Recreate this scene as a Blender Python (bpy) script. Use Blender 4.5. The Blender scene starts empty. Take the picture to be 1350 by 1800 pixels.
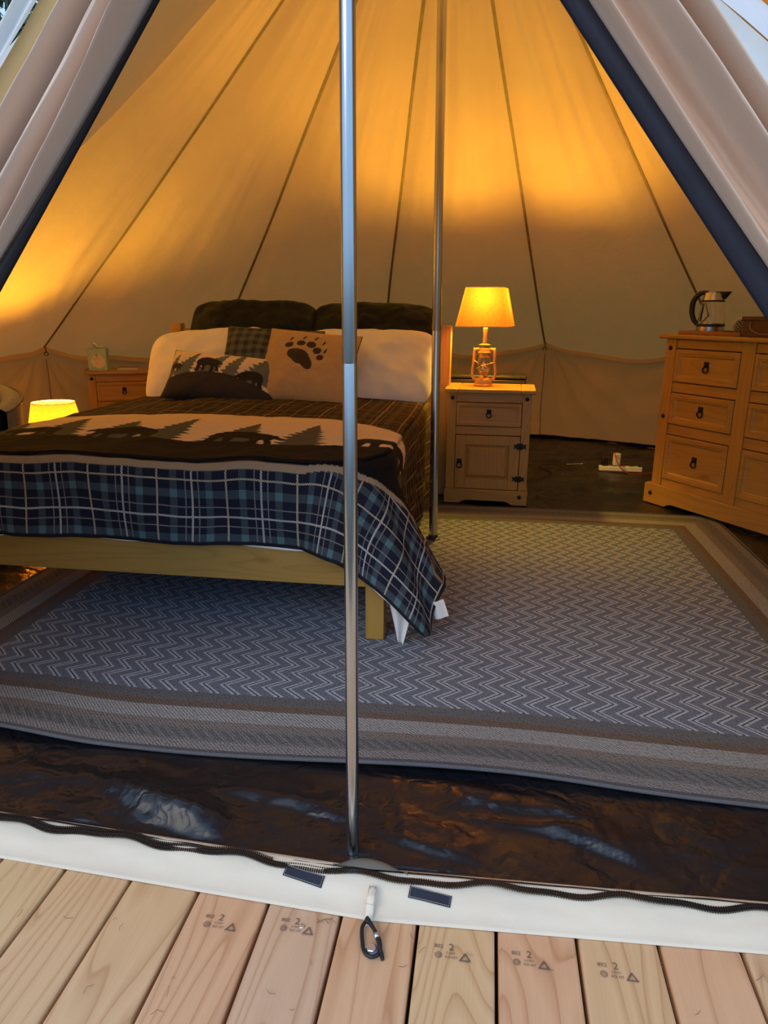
import bpy, bmesh, math, random
import numpy as np
from mathutils import Vector, Matrix, noise
random.seed(7)
SC = bpy.context.scene
COL = SC.collection
PI = math.pi
rad = math.radians

# ------------------------------------------------------------------ camera
# world frame: origin at the foot of the door pole, +Y into the tent, +X to the right
pit, rol, yaw = rad(15.9), rad(.4), rad(8.2)
F0 = Vector((0, math.cos(pit), -math.sin(pit))); U0 = Vector((0, math.sin(pit), math.cos(pit))); R0 = Vector((1, 0, 0))
R1 = R0*math.cos(rol)+U0*math.sin(rol); U1 = U0*math.cos(rol)-R0*math.sin(rol)
RZ = Matrix.Rotation(yaw, 3, 'Z')
cR, cU, cF = RZ@R1, RZ@U1, RZ@F0
cam_d = bpy.data.cameras.new('camera'); cam = bpy.data.objects.new('camera', cam_d); COL.objects.link(cam)
mw = Matrix((cR, cU, -cF)).transposed().to_4x4(); mw.translation = Vector((.235, -1.209, 1.10)); cam.matrix_world = mw
cam_d.sensor_fit = 'HORIZONTAL'; cam_d.sensor_width = 36.0; cam_d.lens = 36.0*1247/1350
cam_d.clip_start = .05; cam_d.clip_end = 200
SC.camera = cam
# ------------------------------------------------------------------ world
w = bpy.data.worlds.new('daylight'); SC.world = w; w.use_nodes = True
nt = w.node_tree; nt.nodes.clear()
o = nt.nodes.new('ShaderNodeOutputWorld'); bg = nt.nodes.new('ShaderNodeBackground')
tc = nt.nodes.new('ShaderNodeTexCoord'); sx = nt.nodes.new('ShaderNodeSeparateXYZ'); rp = nt.nodes.new('ShaderNodeValToRGB')
nt.links.new(tc.outputs['Generated'], sx.inputs[0]); nt.links.new(sx.outputs['Z'], rp.inputs[0])
rp.color_ramp.elements[0].position = 0; rp.color_ramp.elements[0].color = (.30, .49, .74, 1)
rp.color_ramp.elements[1].position = .55; rp.color_ramp.elements[1].color = (.42, .66, 1.0, 1)
nt.links.new(rp.outputs[0], bg.inputs[0]); bg.inputs[1].default_value = 1.4
nt.links.new(bg.outputs[0], o.inputs[0])
# low soft sun through the trees behind the photographer's left
sl = bpy.data.lights.new('sun', 'SUN'); sl.energy = 1.35; sl.angle = rad(40); sl.color = (1, .83, .64)
so = bpy.data.objects.new('sun', sl); COL.objects.link(so); so.rotation_euler = (rad(54), 0, rad(-28))
SC.view_settings.view_transform = 'Standard'; SC.view_settings.look = 'None'
SC.view_settings.exposure = 0.0; SC.view_settings.gamma = 1.0; SC.view_settings.use_curve_mapping = False

# ------------------------------------------------------------------ node helpers
class NT:
    def __init__(s, name):
        s.m = bpy.data.materials.new(name); s.m.use_nodes = True; s.t = s.m.node_tree; s.t.nodes.clear()
        s.out = s.t.nodes.new('ShaderNodeOutputMaterial')
    def n(s, kind, **kw):
        nd = s.t.nodes.new('ShaderNode'+kind)
        for k, v in kw.items():
            if k == 'inp':
                for a, b in v.items(): s.put(nd.inputs[a], b)
            else: setattr(nd, k, v)
        return nd
    def put(s, sock, v):
        if isinstance(v, bpy.types.NodeSocket): s.t.links.new(v, sock)
        else: sock.default_value = v if not (isinstance(v, tuple) and len(v) == 3 and sock.type == 'RGBA') else (*v, 1)
    def math(s, op, a, b=0.0, c=0.0):
        nd = s.n('Math', operation=op); s.put(nd.inputs[0], a); s.put(nd.inputs[1], b); s.put(nd.inputs[2], c); return nd.outputs[0]
    def mix(s, f, a, b, bt='MIX'):
        nd = s.n('Mix', data_type='RGBA', blend_type=bt); s.put(nd.inputs[0], f); s.put(nd.inputs[6], a); s.put(nd.inputs[7], b); return nd.outputs[2]
    def coord(s, kind='Object', scale=(1, 1, 1), rot=(0, 0, 0), off=None):
        tcn = s.n('TexCoord'); mp = s.n('Mapping'); s.put(mp.inputs['Vector'], tcn.outputs[kind])
        mp.inputs['Scale'].default_value = scale; mp.inputs['Rotation'].default_value = rot
        if off is not None: s.put(mp.inputs['Location'], off)
        return mp.outputs[0]
    def noise(s, v, scale, detail=3, rough=.5, dist=0.0):
        nd = s.n('TexNoise'); s.put(nd.inputs['Vector'], v); nd.inputs['Scale'].default_value = scale
        nd.inputs['Detail'].default_value = detail; nd.inputs['Roughness'].default_value = rough; nd.inputs['Distortion'].default_value = dist
        return nd.outputs['Fac']
    def ramp(s, f, stops):
        nd = s.n('ValToRGB'); s.put(nd.inputs[0], f); e = nd.color_ramp.elements
        while len(e) < len(stops): e.new(.5)
        for i, (p, c) in enumerate(stops): e[i].position = p; e[i].color = (*c, 1) if len(c) == 3 else c
        return nd.outputs[0]
    def line(s, x, c, hw, per):   # 1 inside |x-c|<hw, repeated with the period
        t = s.math('DIVIDE', s.math('SUBTRACT', x, c), per)
        t = s.math('ABSOLUTE', s.math('SUBTRACT', s.math('FRACT', s.math('ADD', t, .5)), .5))
        return s.math('LESS_THAN', t, hw/per)
    def bump(s, h, strength=.3, dist=.01):
        nd = s.n('Bump'); s.put(nd.inputs['Height'], h); nd.inputs['Strength'].default_value = strength; nd.inputs['Distance'].default_value = dist
        return nd.outputs[0]
    def bsdf(s, col, rough=.6, metal=0.0, nrm=None, **kw):
        b = s.n('BsdfPrincipled'); s.put(b.inputs['Base Color'], col); s.put(b.inputs['Roughness'], rough); s.put(b.inputs['Metallic'], metal)
        if nrm is not None: s.put(b.inputs['Normal'], nrm)
        for k, v in kw.items(): s.put(b.inputs[k.replace('_', ' ')], v)
        return b.outputs[0]
    def fin(s, sh): s.t.links.new(sh, s.out.inputs[0]); return s.m

def plain(name, col, rough=.6, metal=0.0, var=.12, sc=20, bump=0.0, **kw):
    t = NT(name); v = t.coord(); f = t.noise(v, sc, 4)
    c2 = tuple(max(0, x*(1-var*2)) for x in col); c = t.ramp(f, [(.3, c2), (.7, col)])
    return t.fin(t.bsdf(c, rough, metal, t.bump(f, bump, .004) if bump else None, **kw))

def wood(name, light, dark, axis='X', sc=1.0, rough=.45, rnd=False, knots=True, tint=None, rings=16, gm=.6):
    t = NT(name)
    stretch = {'X': (1.2, 14, 14), 'Y': (14, 1.2, 14), 'Z': (14, 14, 1.2)}[axis]
    off = None
    if rnd:
        oi = t.n('ObjectInfo'); cmb = t.n('CombineXYZ'); r = t.math('MULTIPLY', oi.outputs['Random'], 37.0)
        for i in range(3): t.put(cmb.inputs[i], r)
        off = cmb.outputs[0]
    v = t.coord('Object', tuple(a*sc for a in stretch), off=off)
    base = t.coord('Object', (sc*2.5,)*3, off=off)
    low = t.noise(base, 1.1, 2)
    # growth rings: contour lines of a long stretched noise, cathedral shaped
    ring = t.noise(t.coord('Object', {'X': (.5, 5, 5), 'Y': (5, .5, 5), 'Z': (5, 5, .5)}[axis] if sc == 1.0 else tuple(a*sc*.4 for a in stretch), off=off), 1.0, 2.0, .45, .25)
    fr = t.math('FRACT', t.math('MULTIPLY', ring, rings))
    edge = t.ramp(fr, [(0, (.25,)*3), (.55, (.0,)*3), (.86, (.55,)*3), (.95, (1,)*3), (1, (.25,)*3)])
    fine = t.noise(t.coord('Object', {'X': (4, 260, 260), 'Y': (260, 4, 260), 'Z': (260, 260, 4)}[axis], off=off), 1.0, 3, .7)
    f = t.math('ADD', t.math('MULTIPLY', edge, gm), t.math('MULTIPLY', t.math('SUBTRACT', fine, .5), .45))
    c = t.ramp(f, [(.0, light), (.9, dark)])
    c = t.mix(t.math('MULTIPLY', low, .5), c, tuple(x*.8 for x in light))
    if knots:
        vo = t.n('TexVoronoi', inp={'Scale': 1.3}); kv = t.coord('Object', {'X': (1.2, 3, 3), 'Y': (3, 1.2, 3), 'Z': (3, 3, 1.2)}[axis], off=off); t.put(vo.inputs['Vector'], kv)
        k = t.ramp(vo.outputs['Distance'], [(.045, (1, 1, 1)), (.085, (0, 0, 0))])
        c = t.mix(t.math('MULTIPLY', k, .55), c, tuple(x*.45 for x in dark))
    if rnd and tint:
        oi2 = t.math('FRACT', t.math('MULTIPLY', oi.outputs['Random'], 7.31))
        c = t.mix(1.0, c, t.ramp(oi2, [(0, tint[0]), (.5, tint[1]), (1, tint[2])]), 'MULTIPLY')
    return t.fin(t.bsdf(c, rough, 0, t.bump(f, .12, .0015)))

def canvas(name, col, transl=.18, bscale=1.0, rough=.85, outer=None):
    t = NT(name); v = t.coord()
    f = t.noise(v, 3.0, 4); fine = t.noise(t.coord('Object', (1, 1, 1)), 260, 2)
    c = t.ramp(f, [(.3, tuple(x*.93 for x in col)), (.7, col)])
    if outer: c = t.mix(t.n('NewGeometry').outputs['Backfacing'], c, outer)      # weathered pale outer face with sky tint; lamp orange put into inner colour
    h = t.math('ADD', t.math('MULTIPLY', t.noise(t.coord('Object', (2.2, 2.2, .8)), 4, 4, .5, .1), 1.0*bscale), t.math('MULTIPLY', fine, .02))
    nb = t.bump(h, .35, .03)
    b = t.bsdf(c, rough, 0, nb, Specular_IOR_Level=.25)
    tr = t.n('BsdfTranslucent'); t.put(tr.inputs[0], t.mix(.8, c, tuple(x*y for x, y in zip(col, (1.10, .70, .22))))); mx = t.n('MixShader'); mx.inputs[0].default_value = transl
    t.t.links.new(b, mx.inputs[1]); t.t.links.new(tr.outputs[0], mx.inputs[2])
    return t.fin(mx.outputs[0])

M = {}
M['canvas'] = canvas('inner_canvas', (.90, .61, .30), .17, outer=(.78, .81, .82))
M['wall_canvas'] = canvas('wall_canvas', (.76, .55, .27), .09)
M['flap'] = canvas('flap_canvas', (.92, .73, .60), .10, .4)
M['roof_out'] = canvas('front_roof_canvas', (.78, .81, .82), .03)
M['hem'] = canvas('hem_canvas', (.84, .74, .59), .03, .5)
M['seam'] = plain('seam_tape', (.42, .30, .16), .8)
M['black_tape'] = plain('black_trim', (.012, .013, .02), .7)
M['navy'] = plain('navy_trim', (.016, .019, .04), .7, bump=.2)
M['zip'] = plain('zip_black', (.015, .018, .022), .3)
M['metal'] = plain('steel_tube', (.62, .64, .66), .22, 1.0, .05, 8)
M['bolt'] = plain('zinc', (.72, .76, .8), .35, .9, .1, 60)
M['plank'] = wood('deck_lumber', (.75, .51, .33), (.47, .24, .12), 'Y', 1.0, .6, True, True, ((1, .84, .74), (1, 1, .80), (.92, .86, .86)), 22, .75)
M['pineX'] = wood('waxed_pine_wide', (.47, .26, .055), (.32, .155, .028), 'X', 1.0, .38)
M['pineZ'] = wood('waxed_pine_upright', (.47, .26, .055), (.32, .155, .028), 'Z', 1.0, .38)
M['pineY'] = wood('waxed_pine_deep', (.47, .26, .055), (.32, .155, .028), 'Y', 1.0, .38)
M['iron'] = plain('black_iron', (.02, .022, .025), .4, .6)
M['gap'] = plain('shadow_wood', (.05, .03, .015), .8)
M['white'] = plain('white_cotton', (.84, .81, .78), .8, 0, .03, 9, .9)
M['mattress'] = plain('mattress_ticking', (.8, .82, .85), .8, 0, .04, 8)
M['dark_ground'] = plain('forest_ground', (.06, .055, .03), .9)
M['joist'] = plain('joist', (.06, .035, .02), .9)
M['black_plastic'] = plain('black_plastic', (.016, .016, .018), .5)
M['white_plastic'] = plain('white_plastic', (.8, .78, .72), .4, 0, .03)
M['red_cable'] = plain('red_cable', (.5, .03, .02), .4)
M['grey_cable'] = plain('grey_cable', (.3, .3, .32), .4)
M['copper'] = plain('copper_lantern', (.50, .33, .17), .45, .4, .15, 12)
M['brass'] = plain('brass', (.75, .55, .25), .3, .9)
M['steel'] = plain('brushed_steel', (.6, .58, .55), .28, 1.0, .05, 30)
M['tray'] = wood('tray_wood', (.38, .15, .05), (.24, .09, .03), 'X', 2.0, .4, knots=False)
M['crate'] = wood('crate_wood', (.10, .04, .025), (.05, .02, .012), 'X', 2.0, .55, knots=False)
M['rope'] = plain('rope', (.30, .25, .2), .8)
M['cone'] = plain('cone_scale', (.22, .13, .07), .6); M['cone_tip'] = plain('cone_tip', (.75, .68, .55), .6)
M['tissue_box'] = plain('mint_card', (.46, .66, .46), .6, 0, .04)
M['cream_print'] = plain('cream_print', (.82, .72, .5), .6, 0, .04)
M['ink'] = plain('ink', (.07, .06, .05), .8)
M['stamp'] = plain('stamp_ink', (.19, .12, .10), .8)
M['tissue'] = plain('tissue', (.85, .78, .72), .8, 0, .03)
M['paper'] = plain('paper', (.8, .72, .58), .8, 0, .04); M['cover'] = plain('book_cover', (.35, .16, .07), .5)
M['chair'] = plain('grey_leatherette', (.20, .21, .24), .55, 0, .1, 40, .3)
M['chair_pipe'] = plain('piping', (.09, .09, .1), .5)
M['needle'] = plain('dry_needle', (.28, .16, .09), .8)
M['bark'] = plain('bark', (.07, .055, .045), .9, 0, .3, 8, .6)
M['leaf'] = plain('leaf', (.10, .16, .05), .7, 0, .3, 3)
M['elastic'] = plain('elastic_cord', (.014, .016, .02), .45)
M['stitch'] = plain('stitching', (.62, .60, .55), .8)
M['olive'] = plain('grey_olive_vinyl', (.17, .165, .14), .5, 0, .1, 12)
M['wick'] = plain('wick', (.7, .7, .75), .4)
M['porcelain'] = plain('porcelain', (.8, .78, .7), .35)

def glass(name, col=(1, 1, 1), rough=.02):
    t = NT(name); return t.fin(t.bsdf(col, rough, 0, Transmission_Weight=1.0, IOR=1.3))
M['glass'] = glass('clear_glass')

def velvet():
    t = NT('dark_velvet'); v = t.coord(); f = t.noise(v, 9, 5, .6, .6)
    c = t.ramp(f, [(.4, (.004, .006, .006)), (.75, (.018, .025, .022))])
    return t.fin(t.bsdf(c, .55, 0, t.bump(f, .6, .02), Sheen_Weight=.08, Sheen_Roughness=.3, Specular_IOR_Level=.2))
M['velvet'] = velvet()

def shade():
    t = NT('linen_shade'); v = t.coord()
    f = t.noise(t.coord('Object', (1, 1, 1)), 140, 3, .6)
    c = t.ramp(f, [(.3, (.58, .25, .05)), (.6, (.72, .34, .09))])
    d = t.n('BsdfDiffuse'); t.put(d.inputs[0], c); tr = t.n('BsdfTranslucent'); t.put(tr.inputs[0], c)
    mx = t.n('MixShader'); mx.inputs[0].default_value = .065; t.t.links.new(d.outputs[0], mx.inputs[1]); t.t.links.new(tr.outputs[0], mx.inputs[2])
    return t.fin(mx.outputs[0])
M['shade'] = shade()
t = NT('bulb'); e = t.n('Emission', inp={'Color': (1, .62, .22), 'Strength': 12.0}); M['bulb'] = t.fin(e.outputs[0])

def tarp():
    t = NT('black_tarp'); v = t.coord()
    wv = t.noise(t.coord('Object', (220, 220, 1)), 1, 1); weave = t.n('TexChecker', inp={'Scale': 420.0}); t.put(weave.inputs['Vector'], v)
    big = t.noise(v, 5, 4, .5, .5)
    c = t.ramp(big, [(.3, (.007, .008, .014)), (.7, (.012, .012, .016))])
    cr = t.n('TexVoronoi', feature='DISTANCE_TO_EDGE', inp={'Scale': 2.6}); dv = t.n('VectorMath', operation='ADD')
    nz = t.n('TexNoise', inp={'Scale': 5.0, 'Detail': 4.0}); t.put(nz.inputs['Vector'], v); t.put(dv.inputs[0], v); t.put(dv.inputs[1], nz.outputs['Color']); t.put(cr.inputs['Vector'], dv.outputs[0])
    h = t.math('ADD', t.math('ADD', t.math('MULTIPLY', big, .8), t.math('MULTIPLY', wv, .02)), t.math('MULTIPLY', t.math('MINIMUM', cr.outputs['Distance'], .16), 1.6))
    r = t.ramp(t.noise(v, 16, 4), [(.3, (.26,)*3), (.7, (.38,)*3)])
    return t.fin(t.bsdf(c, r, 0, t.bump(h, .38, .028), Specular_IOR_Level=.5))
M['tarp'] = tarp()

# rug: flat woven, herringbone field with banded border (object space, metres; origin at the rug centre)
RUG = (-1.62, .285, 1.50, 2.76)     # x0 y0 x1 y1
def rugmat():
    t = NT('woven_rug'); tcn = t.n('TexCoord'); s = t.n('SeparateXYZ'); t.put(s.inputs[0], tcn.outputs['UV'])
    x, y = s.outputs[0], s.outputs[1]
    W_, H_ = RUG[2]-RUG[0], RUG[3]-RUG[1]
    d = t.math('MINIMUM', t.math('MINIMUM', x, t.math('SUBTRACT', W_, x)), t.math('MINIMUM', y, t.math('SUBTRACT', H_, y)))
    # herringbone: rows along v, each row all strokes one way
    row = .048
    tri = t.math('PINGPONG', y, row)
    k = t.math('ADD', x, t.math('MULTIPLY', tri, 1.15))
    st = t.math('FRACT', t.math('DIVIDE', k, .064))
    ln = t.math('ADD', t.math('LESS_THAN', st, .17), t.math('MULTIPLY', t.math('GREATER_THAN', st, .27), t.math('LESS_THAN', st, .44)))
    wide = t.math('GREATER_THAN', st, .44)
    bead = t.n('TexVoronoi', inp={'Scale': 190.0}); t.put(bead.inputs['Vector'], tcn.outputs['UV'])
    light, mid, dark, brown = (.48, .57, .73), (.18, .22, .31), (.10, .11, .13), (.19, .15, .125)
    base = t.mix(wide, (.06, .075, .11), mid)
    field = t.mix(ln, base, light)
    # border bands by distance from the edge
    tip = t.n('ValToRGB'); t.put(tip.inputs[0], t.math('DIVIDE', d, .30)); tip.color_ramp.interpolation = 'CONSTANT'
    stops = [(0, (.10, .10, .11)), (.045, (.30, .30, .31)), (.16, (.22, .235, .25)), (.36, (.27, .25, .24)), (.47, (.40, .43, .46)), (.68, brown), (.80, (.15, .165, .19))]
    e = tip.color_ramp.elements
    while len(e) < len(stops): e.new(.5)
    for i, (p, c) in enumerate(stops): e[i].position = p; e[i].color = (*c, 1)
    along = t.math('ADD', x, y)
    rib = t.math('LESS_THAN', t.math('FRACT', t.math('DIVIDE', along, .011)), .38)
    inrib = t.math('LESS_THAN', d, .235)
    bord = t.mix(t.math('MULTIPLY', t.math('MULTIPLY', rib, inrib), .55), tip.outputs[0], (.08, .075, .08))
    chk = t.math('MULTIPLY', t.line(along, 0, .0085, .034), t.line(d, .078, .022, 50))
    bord = t.mix(t.math('MULTIPLY', chk, .6), bord, (.10, .11, .12))
    c = t.mix(t.math('LESS_THAN', d, .285), field, bord)
    c = t.mix(t.math('MULTIPLY', bead.outputs['Distance'], .9), c, t.mix(.5, c, (.03, .03, .04)))
    h = t.math('SUBTRACT', t.math('MULTIPLY', ln, .5), t.math('MULTIPLY', bead.outputs['Distance'], 1.2))
    return t.fin(t.bsdf(c, .9, 0, t.bump(h, .6, .004), Specular_IOR_Level=.2))
M['rug'] = rugmat()

def quiltmat():
    t = NT('lodge_quilt'); tcn = t.n('TexCoord'); s = t.n('SeparateXYZ'); t.put(s.inputs[0], tcn.outputs['UV'])
    x, y = s.outputs[0], s.outputs[1]
    art = t.n('VertexColor', layer_name='art')
    hat = t.math('LESS_THAN', t.math('FRACT', t.math('DIVIDE', t.math('ADD', x, y), .0085)), .5)
    def plaid(g, teal, band, thin, wht, yel):
        vb = t.math('MAXIMUM', t.line(x, .060, .0125, .243), t.line(x, .178, .0125, .243))
        hb = t.math('MAXIMUM', t.line(y, .085, .014, .26), t.line(y, .19, .014, .26))
        c = g
        one = t.math('MULTIPLY', t.math('MAXIMUM', vb, hb), t.math('ADD', .12, t.math('MULTIPLY', hat, .75)))
        c = t.mix(one, c, band); c = t.mix(t.math('MULTIPLY', vb, hb), c, teal)
        th = t.math('MAXIMUM', t.math('MAXIMUM', t.line(x, .023, .0022, .243), t.line(x, -.023, .0022, .243)), t.math('MAXIMUM', t.line(y, .04, .0022, .26), t.line(y, -.03, .0022, .26)))
        c = t.mix(t.math('MULTIPLY', th, t.math('ADD', .3, t.math('MULTIPLY', hat, .7))), c, thin)
        wl = t.math('MAXIMUM', t.line(x, 0, .0035, .243), t.line(y, .005, .0035, .26))
        yl = t.math('MAXIMUM', t.line(x, .1215, .0032, .243), t.line(y, .133, .0032, .26))
        c = t.mix(t.math('MULTIPLY', wl, t.math('ADD', .25, t.math('MULTIPLY', hat, .75))), c, wht)
        return t.mix(t.math('MULTIPLY', yl, t.math('ADD', .25, t.math('MULTIPLY', hat, .75))), c, yel)
    blue = plaid((.012, .014, .030), (.085, .17, .19), (.085, .115, .135), (.26, .25, .24), (.62, .60, .58), (.60, .52, .36))
    brn = plaid((.018, .008, .006), (.075, .075, .045), (.070, .058, .034), (.16, .12, .07), (.40, .30, .18), (.30, .22, .10))
    isb = t.n('Attribute', attribute_name='blue')
    c = t.mix(isb.outputs['Fac'], brn, blue)
    c = t.mix(art.outputs['Alpha'], c, art.outputs['Color'])
    v = t.coord('UV')
    q = t.n('TexVoronoi', feature='DISTANCE_TO_EDGE', inp={'Scale': 24.0}); t.put(q.inputs['Vector'], v)
    h = t.math('ADD', t.math('MINIMUM', q.outputs['Distance'], .10), t.math('MULTIPLY', t.noise(v, 60, 3), .03))
    return t.fin(t.bsdf(c, .85, 0, t.bump(h, .5, .02), Specular_IOR_Level=.2))
M['quilt'] = quiltmat()
def artmat(name, q=26.0, b=.25):
    t = NT(name); art = t.n('VertexColor', layer_name='art'); v = t.coord('UV')
    qn = t.n('TexVoronoi', feature='DISTANCE_TO_EDGE', inp={'Scale': q}); t.put(qn.inputs['Vector'], v)
    return t.fin(t.bsdf(art.outputs['Color'], .8, 0, t.bump(t.math('MINIMUM', qn.outputs['Distance'], .12), b, .02)))
M['pillow_art'] = artmat('printed_cushion'); 
def checkmat():
    t = NT('buffalo_check'); tcn = t.n('TexCoord'); s = t.n('SeparateXYZ'); t.put(s.inputs[0], tcn.outputs['UV'])
    a = t.line(s.outputs[0], 0, .013, .052); b = t.line(s.outputs[1], 0, .013, .052)
    c = t.mix(t.math('MULTIPLY', t.math('ADD', a, b), .5), (.020, .024, .024), (.105, .115, .10))
    return t.fin(t.bsdf(c, .85))
M['check'] = checkmat()

# ------------------------------------------------------------------ mesh helpers
class MB:
    def __init__(s): s.v = []; s.f = []
    def add(s, vs, fs):
        b = len(s.v); s.v += [tuple(v) for v in vs]; s.f += [tuple(i+b for i in f) for f in fs]; return s
    def box(s, x0, x1, y0, y1, z0, z1, mat=None):
        vs = [Vector((x, y, z)) for z in (z0, z1) for y in (y0, y1) for x in (x0, x1)]
        if mat is not None: vs = [mat@v for v in vs]
        return s.add(vs, [(0, 2, 3, 1), (4, 5, 7, 6), (0, 1, 5, 4), (2, 6, 7, 3), (0, 4, 6, 2), (1, 3, 7, 5)])
    def tube(s, pts, r, n=10, cap=True):
        pts = [Vector(p) for p in pts]; k = len(pts); rr = r if hasattr(r, '__len__') else [r]*k
        vs = []; up = None
        for i, p in enumerate(pts):
            d = (pts[min(i+1, k-1)]-pts[max(i-1, 0)]).normalized()
            if up is None: up = d.orthogonal().normalized()
            a = (up-d*up.dot(d)).normalized(); up = a; b = d.cross(a)
            for j in range(n):
                q = 2*PI*j/n; vs.append(p+(a*math.cos(q)+b*math.sin(q))*rr[i])
        fs = [(i*n+j, i*n+(j+1) % n, (i+1)*n+(j+1) % n, (i+1)*n+j) for i in range(k-1) for j in range(n)]
        if cap: fs += [tuple(reversed(range(n))), tuple((k-1)*n+j for j in range(n))]
        return s.add(vs, fs)
    def lathe(s, prof, c=(0, 0, 0), n=28, mat=None):
        vs = []
        for r, z in prof:
            for j in range(n):
                q = 2*PI*j/n; v = Vector((c[0]+r*math.cos(q), c[1]+r*math.sin(q), c[2]+z))
                vs.append(mat@v if mat is not None else v)
        k = len(prof)
        fs = [(i*n+j, i*n+(j+1) % n, (i+1)*n+(j+1) % n, (i+1)*n+j) for i in range(k-1) for j in range(n)]
        if prof[0][0] > 1e-6: fs.append(tuple(reversed(range(n))))
        if prof[-1][0] > 1e-6: fs.append(tuple((k-1)*n+j for j in range(n)))
        return s.add(vs, fs)
    def prism(s, poly, y0, y1, mat=None):      # polygon in x,z extruded along y
        n = len(poly); vs = [Vector((x, y0, z)) for x, z in poly]+[Vector((x, y1, z)) for x, z in poly]
        if mat is not None: vs = [mat@v for v in vs]
        return s.add(vs, [tuple(range(n)), tuple(reversed(range(n, 2*n)))]+[(i, i+n, (i+1) % n+n, (i+1) % n) for i in range(n)])
    def torus(s, c, R, r, axis='Y', n=20, m=8, a0=0, a1=2*PI):
        full = abs(a1-a0-2*PI) < 1e-6; pts = []
        for i in range(n+1):
            q = a0+(a1-a0)*i/n; ca, sa = R*math.cos(q), R*math.sin(q)
            pts.append(Vector(c)+(Vector((ca, 0, sa)) if axis == 'Y' else Vector((ca, sa, 0)) if axis == 'Z' else Vector((0, ca, sa))))
        return s.tube(pts, r, m, not full)
    def grid(s, fn, nu, nv):
        vs = [fn(i/nu, j/nv) for j in range(nv+1) for i in range(nu+1)]; w_ = nu+1
        return s.add(vs, [(j*w_+i, j*w_+i+1, (j+1)*w_+i+1, (j+1)*w_+i) for j in range(nv) for i in range(nu)])
    def mesh(s, name, mat, smooth=30, fixn=True):
        me = bpy.data.meshes.new(name); me.from_pydata([tuple(v) for v in s.v], [], s.f)
        if fixn:
            bm = bmesh.new(); bm.from_mesh(me); bmesh.ops.recalc_face_normals(bm, faces=bm.faces); bm.to_mesh(me); bm.free()
        if mat is not None: me.materials.append(M[mat] if isinstance(mat, str) else mat)
        if smooth:
            me.shade_smooth()
            if smooth < 180: me.set_sharp_from_angle(angle=rad(smooth))
        me.update(); return me
    def build(s, name, mat, parent=None, smooth=30, bevel=0, seg=2, loc=None, fixn=True):
        o_ = bpy.data.objects.new(name, s.mesh(name, mat, smooth, fixn)); COL.objects.link(o_)
        if parent is not None: o_.parent = parent
        if loc is not None: o_.location = loc
        if bevel:
            m_ = o_.modifiers.new('bevel', 'BEVEL'); m_.width = bevel; m_.segments = seg; m_.limit_method = 'ANGLE'; m_.angle_limit = rad(40)
        return o_
def tag(o_, label=None, cat=None, group=None, kind=None):
    if label: o_['label'] = label
    if cat: o_['category'] = cat
    if group: o_['group'] = group
    if kind: o_['kind'] = kind
    return o_
def empty(name, loc, rz=0.0, label=None, cat=None, group=None, kind=None):
    e_ = bpy.data.objects.new(name, None); COL.objects.link(e_); e_.location = loc; e_.rotation_euler = (0, 0, rz)
    e_.empty_display_size = .1
    return tag(e_, label, cat, group, kind)
def fnoise(x, y, z=0.0): return noise.noise(Vector((x, y, z)))
def fbm(x, y, z=0.0, o_=4): return noise.fractal(Vector((x, y, z)), .9, 2.1, o_)
def sstep(a, b, x):
    t_ = min(1, max(0, (x-a)/(b-a))); return t_*t_*(3-2*t_)

# ================================================================== SETTING: deck (floor), ground, trees
mb = MB()
for y in (-1.15, -.55, .05, .65, 1.25, 1.85, 2.45, 3.05, 3.65, 4.25, 4.85, 5.45): mb.box(-3.95, 3.95, y-.02, y+.02, -.24, -.039)
deck = mb.build('floor', 'joist', None, 0); tag(deck, 'deck of pale new lumber boards in front of and under the tent', None, None, 'structure')
pw = .1385
me0 = MB().box(-pw/2, pw/2, -3.6, 3.6, -.038, 0).mesh('plank', 'plank', 0)
planks = []
for i in range(-27, 28):
    x = -.066+i*.1448+.0
    if abs(x) > 3.95: continue
    p = bpy.data.objects.new('plank', me0); COL.objects.link(p); p.parent = deck; p.location = (x, 2.2, random.uniform(-.001, .001))
    if -7 < i < 8:
        m_ = p.modifiers.new('bevel', 'BEVEL'); m_.width = .005; m_.segments = 2
    planks.append((x, p))
g = MB().grid(lambda a, b: ((a-.5)*60, (b-.5)*60+4, -.75+.25*fbm(a*12, b*12)), 60, 60)
tag(g.build('forest_floor', 'dark_ground', None, 180), 'dark forest ground around the deck', None, None, 'structure')

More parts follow.
